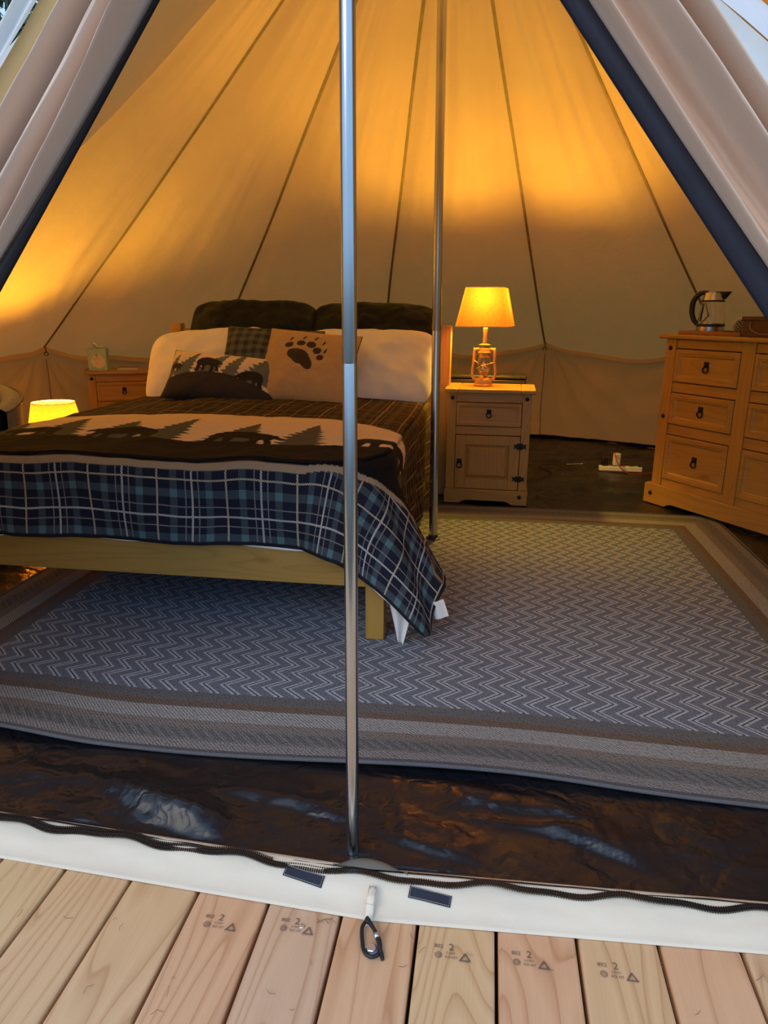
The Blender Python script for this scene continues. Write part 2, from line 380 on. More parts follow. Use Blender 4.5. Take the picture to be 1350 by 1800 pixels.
# grade stamps printed on the boards
def text_mesh(body, size, font=None):
    cu = bpy.data.curves.new('t', 'FONT'); cu.body = body; cu.size = size; cu.extrude = 0; cu.resolution_u = 2
    ob = bpy.data.objects.new('t', cu); COL.objects.link(ob); dg = bpy.context.evaluated_depsgraph_get()
    me = bpy.data.meshes.new_from_object(ob.evaluated_get(dg)); bpy.data.objects.remove(ob)
    vs = [v.co.copy() for v in me.vertices]; fs = [tuple(p.vertices) for p in me.polygons]; bpy.data.meshes.remove(me); return vs, fs
def stamp(cx, cy, sc=1.0):
    mb = MB()
    def put(body, size, x, y):
        vs, fs = text_mesh(body, size); mb.add([(cx+x+v.x, cy+y+v.y, 0) for v in vs], fs)
    put('802', .011, -.030, .010); put('2', .020, -.004, .007)
    put('S-DRY', .0062, -.008, -.001); put('KD HT', .0072, -.009, -.0095)
    for r in (.0065, .0048):
        n = 20; vs = []
        for j in range(n):
            q = 2*PI*j/n
            for rr in (r, r-.0008): vs.append((cx-.021+rr*math.cos(q), cy-.0045+rr*math.sin(q), 0))
        mb.add(vs, [(2*j, 2*((j+1) % n), 2*((j+1) % n)+1, 2*j+1) for j in range(n)])
    put('W', .007, -.0237, -.0068)
    for s_ in (1, .72):
        a = [Vector((cx+.026+x*s_, cy-.0058+y*s_, 0)) for x, y in ((-.010, -.006), (.010, -.006), (0, .0105))]
        for j in range(3):
            p_, q_ = a[j], a[(j+1) % 3]; d = (q_-p_).normalized(); nn = Vector((-d.y, d.x, 0))*.0006
            mb.add([p_-nn, q_-nn, q_+nn, p_+nn], [(0, 1, 2, 3)])
    px, pl = min(planks, key=lambda t: abs(t[0]-cx))
    ob = mb.build('grade_stamp', 'stamp', None, 0, fixn=False)
    ob.parent = pl; ob.location = (-pl.location.x, -pl.location.y, .0022)
    return ob
for cx, cy in ((-.215, -.205), (-.072, -.192), (.215, -.205), (.352, -.200), (.500, -.201)): stamp(cx, cy)
def screw(x, y, r=.0055):
    px, pl = min(planks, key=lambda t: abs(t[0]-x))
    mb = MB().lathe([(r, 0), (r, .0008), (r*.8, .0016), (0, .0019)], (0, 0, 0), 16).box(-r*.6, r*.6, -.0006, .0006, .0016, .0022).box(-.0006, .0006, -r*.6, r*.6, .0016, .0022)
    ob = mb.build('screw', 'bolt', pl, 30); ob.location = (x-pl.location.x, y-pl.location.y, .001)
screw(-.061, -.187)
for x in (-.592, -.445, -.294): pass

# dry needles and crumbs on the deck
nd = MB()
for i in range(60):
    x, y = random.uniform(-.9, .95), random.uniform(-.52, -.17); a = random.uniform(0, PI); l = random.uniform(.006, .022); c = random.uniform(-.006, .006)
    nd.tube([(x, y, .0035), (x+math.cos(a)*l/2-c*math.sin(a), y+math.sin(a)*l/2+c*math.cos(a), .004), (x+math.cos(a)*l, y+math.sin(a)*l, .0035)], .0004, 4)
tag(nd.build('pine_needles', 'needle'), 'dry pine needles scattered over the deck boards', 'debris', kind='stuff')
tw = MB().tube([(-.035, -.178, .004), (-.02, -.170, .006), (-.008, -.166, .004)], .0009, 5).tube([(-.02, -.170, .006), (-.012, -.178, .005)], .0006, 5).tube([(-.03, -.1745, .005), (-.036, -.170, .004)], .0005, 5)
tag(tw.build('twig', 'needle'), 'small forked dark twig on the deck board right of the silver screw', 'twig')

# trees round the clearing
def tree_mesh(h, r, n, seed):
    random.seed(seed); mb = MB()
    for i in range(n):
        zz = random.uniform(.12, 1)**.8; rr = r*(1.02-zz)*random.uniform(.25, 1)**.5; q = random.uniform(0, 2*PI)
        c = Vector((rr*math.cos(q), rr*math.sin(q), h*zz)); s_ = random.uniform(.05, .14)
        a = Vector((random.uniform(-1, 1), random.uniform(-1, 1), random.uniform(-.6, .6))).normalized(); b = a.orthogonal().normalized()
        mb.add([c-a*s_, c+b*s_*.4, c+a*s_, c-b*s_*.4], [(0, 1, 2, 3)])
    return mb
fol = tree_mesh(9, 2.3, 7000, 3).mesh('foliage', 'leaf', 0, False)
trk = MB().tube([(0, 0, -.2), (.05, 0, 2), (0, .06, 5), (0, 0, 8.8)], [.22, .18, .12, .02], 12).mesh('trunk', 'bark', 60)
tl = [(-6.9, 4.2, 'leafy conifer beyond the left edge of the tent with dark trunk'), (-5.3, 7.5, 'conifer behind the tent on the left'), (6.2, 5.5, 'conifer beyond the right slope of the tent roof'),
      (4.6, 9.0, 'conifer behind the tent on the right'), (-.5, 11.0, 'conifer directly behind the tent'), (9.0, 2.0, 'conifer far to the right of the deck')]
for i, (x, y, lb) in enumerate(tl):
    e_ = empty('conifer_tree', (x, y, -.75), i*1.1, lb, 'tree', 'trees around the clearing')
    for nm, m_ in (('foliage', fol), ('trunk', trk)):
        q = bpy.data.objects.new(nm, m_); COL.objects.link(q); q.parent = e_
        if nm == 'foliage': q['kind'] = 'stuff'

# ================================================================== TENT
TC = Vector((0, 2.13, 0)); R_T = 3.2; ZE = .83; APEX = Vector((0, 2.13, 3.12)); ATOP = Vector((0, 0, 1.93))
DCR = Vector((1.53, .0, 0)); DCL = Vector((-1.53, .0, 0))
def hook(az, z=ZE, R=R_T):
    a = rad(az)
    if abs(az) > 110: R = R*.84; z = z*.90
    return Vector((R*math.sin(a), 2.13+R*math.cos(a), z))
tent = empty('bell_tent', (0, 2.13, 0), 0, 'large beige canvas bell tent, door flaps tied open, pitched on the wooden deck', 'tent')
def part(mb, name, mat, smooth=180, bevel=0, **kw):
    o_ = mb.build(name, mat, tent, smooth, bevel, **kw); o_.location = -Vector(tent.location); return o_
AZ = [-115.71+25.714*i for i in range(10)]      # seams from the left front round the back to the right front
ROOF = {}
def roof_panel(az0, az1, k):
    def fn(a, t_):
        az = az0+(az1-az0)*a; r_ = .03+(R_T-.03)*t_
        # chord between the two seams
        p0 = hook(az0, 0, 1.0)-Vector((0, 2.13, 0)); p1 = hook(az1, 0, 1.0)-Vector((0, 2.13, 0))
        d = p0.lerp(p1, a); sag = 4*a*(1-a)
        z = APEX.z+(ZE-APEX.z)*t_
        z -= sag*.10*t_**3 + .05*math.sin(PI*t_)*.5
        pt = Vector((d.x*r_, 2.13+d.y*r_, z))
        # canvas sags inwards between the seams, with long pulls along it
        nrm = Vector((-d.x, -d.y, -.9)).normalized()
        wr = fbm(k*7.3+a*3.2, t_*1.1, 1.3, 3)*.022 + .010*math.sin(a*14+2*fnoise(k, t_*2)*3)*sstep(.25, 1, t_)
        edge = min(a, 1-a)
        wr += .014*math.exp(-edge*16)*math.sin(t_*5+k)
        for aa, s2 in ((a, 1.0), (1-a, 2.3)):      # pulls that fan up from the guy hooks
            dl = math.hypot(aa, (1-t_)*1.7); al = math.atan2((1-t_)*1.7, aa+.001)
            wr += .020*abs(math.sin(al*9+k*s2+.9*fnoise(k*s2, dl*3)))**1.6*math.exp(-dl*2.2)*sstep(.02, .15, dl)*sstep(1.0, .9, t_)
        return pt+nrm*(sag*.05*math.sin(PI*min(1, t_))+wr*min(1, sag*2.5)*sstep(0, .3, t_))
    ROOF[k] = fn
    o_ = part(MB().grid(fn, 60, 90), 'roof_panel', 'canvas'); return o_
for i in range(9): roof_panel(AZ[i], AZ[i+1], i)
# seam tapes along the panel joints
for k, az in enumerate(AZ):
    mb = MB(); a = rad(az); tg = Vector((math.cos(a), -math.sin(a), 0)); pts = []
    for i in range(41):
        t_ = i/40; r_ = .03+(R_T-.03)*t_; z = APEX.z+(ZE-APEX.z)*t_-.025*math.sin(PI*t_)
        pts.append(Vector((r_*math.sin(a), 2.13+r_*math.cos(a), z))-Vector((math.sin(a)*.004, math.cos(a)*.004, .006))+tg*.012*fnoise(t_*4, k*3.1))
    w_ = .009; mb.add([p+tg*s_*w_+Vector((0, 0, -.004 if abs(s_) < .5 else 0)) for p in pts for s_ in (-1, 0, 1)], [(i*3+j, i*3+j+1, i*3+4+j, i*3+3+j) for i in range(40) for j in (0, 1)])
    part(mb, 'seam_tape', 'seam')
# hemmed lower edge of the roof, hanging just inside the wall
for k in range(9):
    pts = [ROOF[k](i/60, 1.0) for i in range(61)]; mb = MB(); vs = []
    for p in pts:
        n_ = Vector((p.x, p.y-2.13, 0)).normalized()
        vs += [p-n_*.004+Vector((0, 0, .012)), p-n_*.016+Vector((0, 0, -.004)), p-n_*.022+Vector((0, 0, -.026))]
    part(mb.add(vs, [(3*i+j, 3*i+3+j, 3*i+4+j, 3*i+1+j) for i in range(60) for j in (0, 1)]), 'eave_hem', 'wall_canvas')
# eave rings / hooks and the low walls
def wall_panel(az0, az1, k):
    def fn(a, t_):
        p0, p1 = hook(az0, 0, R_T+.006), hook(az1, 0, R_T+.006)
        p = p0.lerp(p1, a); sag = 4*a*(1-a); n = (Vector((p.x, p.y-2.13, 0))).normalized()
        top = ZE-.10*sag-.004
        er = ROOF[k](a, 1.0); top = er.z; p = p.lerp(Vector((er.x, er.y, 0)), 1-sstep(0, .12, t_))
        z = top*(1-t_)
        # pleats fan out from the hooks at the top
        dl, dr_ = math.hypot(a, (t_+.02)*.55), math.hypot(1-a, (t_+.02)*.55)
        al, ar = math.atan2(t_*.55+.02, a+.001), math.atan2(t_*.55+.02, 1-a+.001)
        fl = .050*abs(math.sin(al*8.5+k+.8*fnoise(k, dl*4)))**1.5*math.exp(-dl*2.2)*sstep(0, .08, dl)+.050*abs(math.sin(ar*7.5+2*k+.8*fnoise(k, dr_*4)))**1.5*math.exp(-dr_*2.2)*sstep(0, .08, dr_)
        fl += .014*math.sin((a+t_*.35)*13+k*2)*sag*(1-t_)
        fl += .03*fbm(a*2.5+k*5, t_*1.4, 4.1, 3)*sag
        p = p+n*(fl*sstep(0, .12, t_)*sstep(0, .04, min(a, 1-a))+.025*sstep(0, .2, t_))
        return Vector((p.x, p.y, max(.004, z)))
    return part(MB().grid(fn, 80, 34), 'wall_panel', 'wall_canvas')
for i in range(9): wall_panel(AZ[i], AZ[i+1], i)
for az in AZ:
    h = hook(az, ZE-.045, R_T-.03); mb = MB(); a = rad(az)
    mx = Matrix.Translation(h)@Matrix.Rotation(-a, 4, 'Z')
    q = MB().torus((0, 0, 0), .014, .003, 'Y', 14, 6, rad(-60), rad(230)); q.tube([(0, 0, .014), (0, 0, .05)], .003, 6)
    mb.add([mx@Vector(v) for v in q.v], q.f); part(mb, 'guy_hook', 'iron')
for az in (12.857, -64.286, 38.571):      # cords hanging from the hooks to the floor
    h = hook(az, 0, R_T-.02); mb = MB().tube([Vector((h.x+.004*math.sin(i), h.y, .75-.74*i/8)) for i in range(9)], .0045, 6); part(mb, 'wall_cord', 'seam')
def face_in(o_):      # normals towards the inside of the tent
    me = o_.data; pl = me.polygons[len(me.polygons)//2]; c = o_.matrix_basis@pl.center+Vector(tent.location)
    if pl.normal.dot(Vector((0, 2.0, 1.0))-c) < 0: me.flip_normals()
for o_ in list(tent.children):
    if o_.name.startswith('roof_panel'): face_in(o_)
# front roof panels: ridge from the apex to the door frame top, down to the hem corners
def front(side):
    e0 = hook(-AZ[-1] if side < 0 else AZ[-1]); s_ = side
    e1 = Vector((s_*1.92, .12, .52 if s_ > 0 else .57))
    A = [APEX, ATOP]; hookp = hook(AZ[0] if side < 0 else AZ[-1])
    def fn1(a, t_):   # apex/ridge (a: 0 apex -> 1 door top) down to eave (0 last hook -> 1 front eave)
        top = APEX.lerp(ATOP, a); bot = hookp.lerp(e1, a); p = top.lerp(bot, t_)
        n = Vector((-s_*.6, .6, -.5)).normalized()
        return p+n*(.14*math.sin(PI*t_)*math.sin(PI*a)+.02*fbm(a*3, t_*3, side*3))
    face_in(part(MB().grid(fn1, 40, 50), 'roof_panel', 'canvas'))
    dc = Vector((s_*1.53, 0, 0))
    def fn2(a, t_):   # from door edge to front eave
        top = ATOP; pe = top.lerp(dc, t_); pw_ = top.lerp(e1 if t_ < 1 else e1, t_)
        p = pe.lerp(pw_, a)
        return p+Vector((0, .05*math.sin(PI*a)*t_, 0))+Vector((0, .02*fbm(a*3, t_*3, side*5), 0))*math.sin(PI*a)
    part(MB().grid(fn2, 30, 50), 'roof_panel', 'roof_out')
    # wall below
    def fn3(a, t_):
        top = e1.lerp(hookp, a); bot = Vector((s_*2.0, .10, .004)).lerp(Vector((hookp.x, hookp.y, .004)), a)
        return top.lerp(bot, t_)+Vector((0, .015*math.sin(a*25), 0))
    part(MB().grid(fn3, 30, 10), 'wall_panel', 'wall_canvas')
    def fn4(a, t_):
        return dc.lerp(e1, a).lerp(dc.lerp(Vector((s_*2.0, .10, .004)), a), t_)
    part(MB().grid(fn4, 12, 10), 'wall_panel', 'wall_canvas')
front(-1); front(1)

# door edges, trim and the flaps gathered outside
def edge_pt(side, t_):      # t=0 door top, 1 ground
    p = ATOP.lerp(Vector((side*1.53, 0, 0)), t_); p.x -= side*.015*math.sin(PI*t_); return p
def trim(side, w0, w1, mat):
    out = Vector((side*.785, 0, .62))
    def fn(a, t_):
        p = edge_pt(side, t_); w_ = w0+(w1-w0)*sstep(.2, .62, t_)
        w_ *= 1+.10*fnoise(t_*9, side)
        return p+out*w_*a+Vector((0, -.012-.010*math.sin(a*PI), 0))
    o_ = part(MB().grid(fn, 6, 90), 'door_trim', mat); m_ = o_.modifiers.new('s', 'SOLIDIFY'); m_.thickness = .004
    tag(o_, 'black zip binding along the left door edge' if side < 0 else 'navy binding along the right door edge')
trim(-1, .008, .046, 'black_tape'); trim(1, .032, .050, 'navy')
def flap(side):
    out = Vector((side*.785, 0, .62)); w0, w1 = (.012, .045) if side < 0 else (.030, .048)
    def fn(a, t_):
        p = edge_pt(side, t_); tw_ = w0+(w1-w0)*sstep(.2, .62, t_)
        W_ = (.022+.052*sstep(0, .25, t_)+.095*t_) if side < 0 else (.02+.062*sstep(0, .2, t_)+.13*t_)
        # pleats run slightly askew of the edge
        ph = a*1.0+(t_-.3)*(.35 if side < 0 else .25)
        d = .046*math.sin(ph*2*PI*2.8+.6)+.016*math.sin(ph*2*PI*4.1+t_*3+side)+.016*fbm(a*4, t_*4, side*9)
        d *= sstep(0, .08, t_)
        bul = (.030 if side < 0 else .055)*math.sin(PI*min(1, a*1.02))**.7; d *= .8 if side < 0 else 1
        return p+out*(tw_+W_*a)+Vector((0, -.014-bul*sstep(0, .2, t_)-d*sstep(0, .12, a)+.05*sstep(.85, 1, a), 0))
    o_ = part(MB().grid(fn, 90, 130), 'door_flap', 'flap')
    tag(o_, 'left door flap gathered in long folds beside the opening' if side < 0 else 'right door flap gathered in long folds beside the opening')
flap(-1); flap(1)
def outer_strip(w_a, w_b, ya, name, mat, label):      # canvas strips seen beyond the left flap
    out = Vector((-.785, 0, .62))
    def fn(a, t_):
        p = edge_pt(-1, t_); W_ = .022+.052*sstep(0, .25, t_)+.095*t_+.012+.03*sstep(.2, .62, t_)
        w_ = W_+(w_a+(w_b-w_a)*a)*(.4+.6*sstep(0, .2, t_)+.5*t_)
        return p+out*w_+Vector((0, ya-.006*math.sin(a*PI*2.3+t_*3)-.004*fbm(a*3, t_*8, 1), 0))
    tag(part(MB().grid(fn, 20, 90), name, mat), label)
outer_strip(-.015, .046, -.010, 'lamplit_strip', 'wall_canvas', 'added tan canvas strip standing in for lamp-lit canvas beyond the left door flap')  # added strip, its tan stands in for orange lamplight on the canvas
outer_strip(.042, .070, -.022, 'flap_edge', 'roof_out', 'white outer canvas edge beyond the left door flap')

# hem strip at the threshold
HB = [(-1.53, -.085), (-.721, -.119), (.062, -.158), (.774, -.123), (1.53, -.07)]      # outer foot of the strip
HT = [(-1.53, -.012), (-.785, -.040), (.047, -.078), (.803, -.048), (1.53, .0)]       # zip line
def pl_at(P, x):
    for (x0, y0), (x1, y1) in zip(P, P[1:]):
        if x <= x1: return y0+(y1-y0)*(x-x0)/(x1-x0)
    return P[-1][1]
def hem(a, t_):
    x = -1.5+3.0*a; yb = pl_at(HB, x); yt = pl_at(HT, x)+.022
    y = yb+(yt-yb)*t_
    z = .004+.024*sstep(0, .8, t_)+.004*fbm(x*3, t_*2, 2)*math.sin(PI*t_)
    return Vector((x, y, z))
o_ = part(MB().grid(hem, 240, 12), 'hem_strip', 'hem'); m_ = o_.modifiers.new('s', 'SOLIDIFY'); m_.thickness = .002
tag(o_, 'cream canvas hem strip across the threshold')
def zipline(x): return pl_at(HT, x)+.0045*math.sin(x*24+1.2)+.003*math.sin(x*51)
tp = MB(); te = MB()
xs = [-1.45+2.9*i/700 for i in range(701)]
def zz_(x): return .030+.003*math.sin(x*24+.3)
tp.add([(x, zipline(x)+s_*.0065, zz_(x)+(.0015 if s_ == 0 else 0)) for x in xs for s_ in (-1, 0, 1)], [(i*3+j, i*3+j+1, i*3+4+j, i*3+3+j) for i in range(700) for j in (0, 1)])
n = 0; x = -1.4
while x < 1.4:
    for s_ in ((-1, 1) if x < -.15 else (-1,)):
        y = zipline(x)+s_*.0068; z = zz_(x)
        te.box(x-.0013, x+.0013, y-.0034, y+.0034, z, z+.0042)
    if x > -.15:
        y = zipline(x)+.0035; z = zz_(x); te.box(x-.0011, x+.0011, y-.0014, y+.0014, z+.001, z+.0028)
    x += .0046
zp = part(tp, 'zipper_tape', 'zip'); 
o_ = part(te, 'zipper_teeth', 'zip', 0); o_['kind'] = 'stuff'
def patch(x0, y0, x1, y1, w_=.020):
    d = Vector((x1-x0, y1-y0, 0)); L = d.length; d.normalize(); n_ = Vector((-d.y, d.x, 0)); c = Vector(((x0+x1)/2, (y0+y1)/2, 0))
    tz = lambda p: hem((p.x+1.5)/3, min(1, max(0, (p.y-pl_at(HB, p.x))/(pl_at(HT, p.x)+.022-pl_at(HB, p.x))))).z
    vs = []
    nn = 10
    for i in range(nn+1):
        for s_ in (-1, 1):
            p = c+d*(i/nn-.5)*L+n_*s_*w_/2; vs.append((p.x, p.y, tz(p)+.0035))
    o1 = part(MB().add(vs, [(2*i, 2*i+2, 2*i+3, 2*i+1) for i in range(nn)]), 'hook_and_loop_patch', 'navy', 0); m1 = o1.modifiers.new('s', 'SOLIDIFY'); m1.thickness = .0015
    st = MB()
    for s_ in (-1, 1):
        for i in range(22):
            p = c+d*((i+.25)/22-.5)*L*.94+n_*s_*w_*.42; q = p+d*L*.94/22*.55
            zt = max(tz(p), tz(q))+.0040; st.box(-.5, .5, -.5, .5, -.5, .5, Matrix.Translation((p.x/2+q.x/2, p.y/2+q.y/2, zt))@Matrix.Rotation(math.atan2(d.y, d.x), 4, 'Z')@Matrix.Diagonal((L/22*.55, .0007, .0008, 1)))
    for s_ in (-1, 1):
        for i in range(5):
            p = c+d*s_*L*.47+n_*((i+.3)/5-.5)*w_*.84; st.box(-.5, .5, -.5, .5, -.5, .5, Matrix.Translation((p.x, p.y, tz(p)+.0040))@Matrix.Rotation(math.atan2(d.y, d.x), 4, 'Z')@Matrix.Diagonal((.0007, w_*.1, .0008, 1)))
    s1 = part(st, 'patch_stitching', 'stitch', 0)
patch(-.121, -.087, -.040, -.102); patch(.129, -.1, .210, -.108)
# strap with boxed cross stitching, grommet loop
o_ = part(MB().grid(lambda a, b: Vector((.060+(a-.5)*.016*(1 if b < .8 else (1-(b-.8)*2.2)), -.108-.062*b, .0315-.030*sstep(.35, .9, b)+.003*math.sin(PI*a))), 6, 14), 'anchor_strap', 'hem'); o_.modifiers.new('s', 'SOLIDIFY').thickness = .002
st = MB()
for (x0, y0, x1, y1) in ((-.007, 0, .007, 0), (-.007, -.022, .007, -.022), (-.007, 0, -.007, -.022), (.007, 0, .007, -.022), (-.007, 0, .007, -.022), (.007, 0, -.007, -.022), (-.013, -.030, .013, -.033), (-.013, -.034, .014, -.036)):
    st.tube([(.060+x0, -.108+y0, .036+y0*.3), (.060+x1, -.108+y1, .036+y1*.3)], .0005, 5)
part(st, 'strap_stitching', 'stitch')
# vinyl pole flap behind the zip
def pf(a, t_):
    x = -.028+.150*a; h = math.sin(PI*min(1, a))**.7*(1-.35*a)
    return Vector((x, pl_at(HT, x)+.010+.055*h*t_, .036+.010*math.sin(PI*a)*math.sin(PI*t_)-.018*t_))
o_ = part(MB().grid(pf, 30, 8), 'pole_flap', 'olive'); tag(o_, 'grey olive vinyl flap at the foot of the door pole')

# bungee loop and bolt anchoring the hem (thing of its own)
bl = empty('bungee_loop', (.072, -.215, 0), 0, 'black elastic loop hooked from the tent hem round a silver bolt on the deck', 'bungee')
lp = [(.060, -.163, .012), (.052, -.180, .010), (.056, -.205, .007), (.064, -.228, .006), (.078, -.236, .006), (.090, -.226, .006), (.088, -.205, .009), (.074, -.185, .014), (.058, -.170, .016), (.062, -.176, .018)]
def smooth_path(P, n=6):
    P = [Vector(p) for p in P]; out = []
    for i in range(len(P)-1):
        a, b, c, d = P[max(0, i-1)], P[i], P[i+1], P[min(len(P)-1, i+2)]
        for k in range(n):
            t_ = k/n; out.append(.5*((2*b)+(c-a)*t_+(2*a-5*b+4*c-d)*t_*t_+(3*b-a-3*c+d)*t_**3))
    out.append(P[-1]); return out
def put_in(e_, mb, name, mat, smooth=180, bevel=0, fixn=True):      # mesh written in world coordinates, parented to the thing
    o_ = mb.build(name, mat, e_, smooth, bevel, fixn=fixn); rz = e_.rotation_euler.z
    o_.matrix_parent_inverse = (Matrix.Translation(e_.location)@Matrix.Rotation(rz, 4, 'Z')).inverted(); return o_
put_in(bl, MB().tube(smooth_path(lp), .0036, 8), 'cord', 'elastic')
put_in(bl, MB().tube(smooth_path([(.058, -.166, .018), (.076, -.190, .016), (.093, -.224, .008), (.098, -.238, .005)]), .0036, 8), 'cord_end', 'elastic')
put_in(bl, MB().tube([(.079, -.196, .0155), (.083, -.203, .014)], .0048, 10), 'crimp', 'bolt')
bo = tag(MB().lathe([(.013, 0), (.013, .002), (.0095, .0022), (.0095, .008), (.008, .0095), (0, .0095)], (0, 0, 0), 6).lathe([(.014, .0004), (.014, .002), (.009, .0024)], (0, 0, 0), 24).build('bolt', 'bolt', None, 30, loc=(.0745, -.2195, .0)), 'silver hex bolt and washer screwed into the deck inside the black elastic loop', 'bolt')

# ================================================================== poles
def pole(name, base, top, r, cuts, label, r2=None):
    e_ = empty(name, base, 0, label, 'pole'); b = Vector(base); t_ = Vector(top); L = (t_-b)
    z0 = 0
    for i, z1 in enumerate(cuts+[L.z]):
        p, q = L*(z0/L.z), L*(z1/L.z); rr = r if i % 2 == 0 or r2 is None else r2
        MB().tube([p, p+(q-p)*.004, p+(q-p)*.996, q], [rr*.96, rr, rr, rr*.96], 36).build('pole_section', 'metal', e_, 60)
        if z1 < L.z: MB().tube([q-L*(.003), q+L*(.003)], rr*.93, 30).build('joint', 'iron', e_, 60)
        z0 = z1
    return e_
pole('tent_pole', (0, 0, .012), (0, 0, 1.94), .0128, [1.0], 'shiny steel tube pole standing at the door threshold')
MB().lathe([(.0155, 0), (.0155, .014), (.0132, .018)], (0, 0, .004), 24)
pole('tent_pole', (0, 2.13, .02), (-.03, 2.13, 3.1), .0205, [.99, 2.06], 'steel centre pole standing on the rug beside the bed', None)
e_ = tag(MB().lathe([(.035, 0), (.035, .004), (.024, .008), (.023, .02)], (0, 2.13, .0165), 28).build('pole_foot_cup', 'black_plastic', None, 40), 'small dark round cup under the foot of the centre pole', 'pole foot')

# ================================================================== groundsheet
def gy(j, n):      # finer rows near the door
    t_ = j/n; return t_**2.0
HF = lambda x: pl_at(HT, max(-1.5, min(1.5, x)))+.012
def sheet_front(x):
    ax = abs(x)
    if ax < 1.5: return HF(x)
    return HF(math.copysign(1.5, x))+(ax-1.5)*.48
def creases(x, y):
    z = 0
    for (cx, cy, ang, L, h) in CR:
        dx, dy = x-cx, y-cy; ca, sa = math.cos(ang), math.sin(ang); u = dx*ca+dy*sa; v_ = -dx*sa+dy*ca
        if abs(u) > L*1.2 or abs(v_) > .08: continue
        v_ += .012*math.sin(u*14+cx*9); z += h*math.exp(-abs(v_)/.010)*math.exp(-(u/L)**4)
    return z
random.seed(11)
CR = [(-.50, .085, -.33, .18, .011), (-.22, .13, -.12, .16, .006), (.10, .10, -.2, .15, .006), (.35, .13, -.12, .14, .008), (.22, .19, .4, .06, .009), (.45, .17, -.5, .06, .008), (.55, .06, -.45, .10, .008)]
for i in range(26): CR.append((random.uniform(-1.0, 1.1), random.uniform(-.02, .25), random.gauss(-.25, .5), random.uniform(.03, .12), random.uniform(.002, .005)))
for i in range(60): CR.append((random.uniform(.5, 2.2), random.uniform(2.9, 4.7), random.gauss(0, .6), random.uniform(.05, .35), random.uniform(.003, .010)))
for i in range(6): CR.append((-.62+i*.06, .055-.02*i*.4, .75, .035, .004))
FOLDS = [(-.46, .060, -.34, .17, .030, .045), (-.17, .120, -.16, .17, .010, .022), (.14, .035, -.22, .12, .013, .026), (.50, .105, -.34, .12, .017, .030), (.72, .16, -.5, .07, .012, .025), (.33, .185, -.1, .16, .010, .022), (-.78, .12, .2, .10, .010, .03)]
def folds(x, y):
    z = 0      # asymmetric folds: steep towards the door, long and gentle behind
    for cx, cy, ang, L, h, wf in FOLDS:
        dx, dy = x-cx, y-cy; ca, sa = math.cos(ang), math.sin(ang); u = dx*ca+dy*sa; v_ = -dx*sa+dy*ca
        if abs(u) > L*1.5 or v_ < -wf*1.2 or v_ > .14: continue
        v_ += .006*math.sin(u*22+cx*9); e_ = math.exp(-(u/L)**4)
        k_ = sstep(-wf, 0, v_) if v_ < 0 else 1-sstep(0, .12, v_)
        z += h*k_*e_*(1+.10*math.sin(u*130+v_*70))
    return z
def gs(a, t_):
    q_ = 2*a-1; x = 3.2*math.copysign(abs(q_)**1.5, q_); r2 = R_T**2-x*x; yb = 2.13+math.sqrt(max(0, r2)); yf = sheet_front(x); yf = min(yf, 2.13)
    if abs(x) > 2.6: yf = max(yf, 2.13-math.sqrt(max(0, r2)))
    y = yf+(yb-yf)*(t_**1.8)
    under = sstep(-1.75, -1.6, x)*sstep(1.6, 1.45, x)*sstep(.22, .30, y)*sstep(2.80, 2.70, y)
    z = .004+(1-under)*max(0, .009+.012*fbm(x*2.6, y*5.5, 0, 2)+.003*fbm(x*9, y*14, 5, 2)+creases(x, y)*1.1+folds(x, y))
    if y < yf+.03: z = .012+.4*(z-.012)+.018*sstep(yf+.03, yf, y)
    furn = (x > 1.1 and y > 2.0 and y < 3.2) or (x < .56 and x > -.0 and 2.8 < y < 3.25)
    if furn: z = min(z, .008)
    return Vector((x, y, z))
gsm = MB().grid(gs, 420, 300)
tag(gsm.build('groundsheet', 'tarp', None, 180), 'crinkled glossy black plastic groundsheet inside the tent under the rug', 'groundsheet')
# upstand of the groundsheet against the back wall
def us(a, t_):
    az = rad(-70+150*a); r_ = R_T-.03-.02*t_+.012*fbm(a*60, t_*2); return Vector((r_*math.sin(az), 2.13+r_*math.cos(az), .004+.035*t_+.012*t_*fbm(a*40, 3)))
tag(MB().grid(us, 220, 4).build('groundsheet_lip', 'tarp', None, 180), 'crinkled raised lip of black groundsheet along the foot of the back wall', 'groundsheet')

# ================================================================== rug
RX0, RY0, RX1, RY1 = RUG
def rug_front(x):      # wavy front hem
    return .0+.018*math.sin((x+.2)*2.4)-.012*sstep(.3, .7, x)+.03*sstep(-.7, -1.1, x)
def rugp(a, b, top=True):
    x = RX0+(RX1-RX0)*a; y0 = RY0+rug_front(x); y = y0+(RY1-y0+.02*math.sin(x*2))*b
    lift = .007*math.exp(-((y-y0)/.10)**2)*(1+math.sin(x*5+.5))
    return Vector((x, y, .008+lift+(.007 if top else 0)))
na, nb = 200, 160
rb = MB().grid(lambda a, b: rugp(a, b), na, nb)
me = rb.mesh('rug', 'rug', 180, False)
uv = me.uv_layers.new(name='UVMap'); W_, H_ = RX1-RX0, RY1-RY0
co = [((i % (na+1))/na*W_, (i//(na+1))/nb*H_) for i in range((na+1)*(nb+1))]
li = np.empty(len(me.loops), dtype=np.int32); me.loops.foreach_get('vertex_index', li)
uv.data.foreach_set('uv', np.array(co, dtype=np.float32)[li].ravel())
rug = bpy.data.objects.new('rug', me); COL.objects.link(rug)
ms = rug.modifiers.new('s', 'SOLIDIFY'); ms.thickness = .007; ms.offset = -1
tag(rug, 'large grey woven rug with herringbone field and striped border on the groundsheet', 'rug')
bd = []
for i in range(161): bd.append(rugp(i/160, 0))
for i in range(1, 81): bd.append(rugp(1, i/80))
for i in range(159, -1, -1): bd.append(rugp(i/160, 1))
for i in range(79, 0, -1): bd.append(rugp(0, i/80))
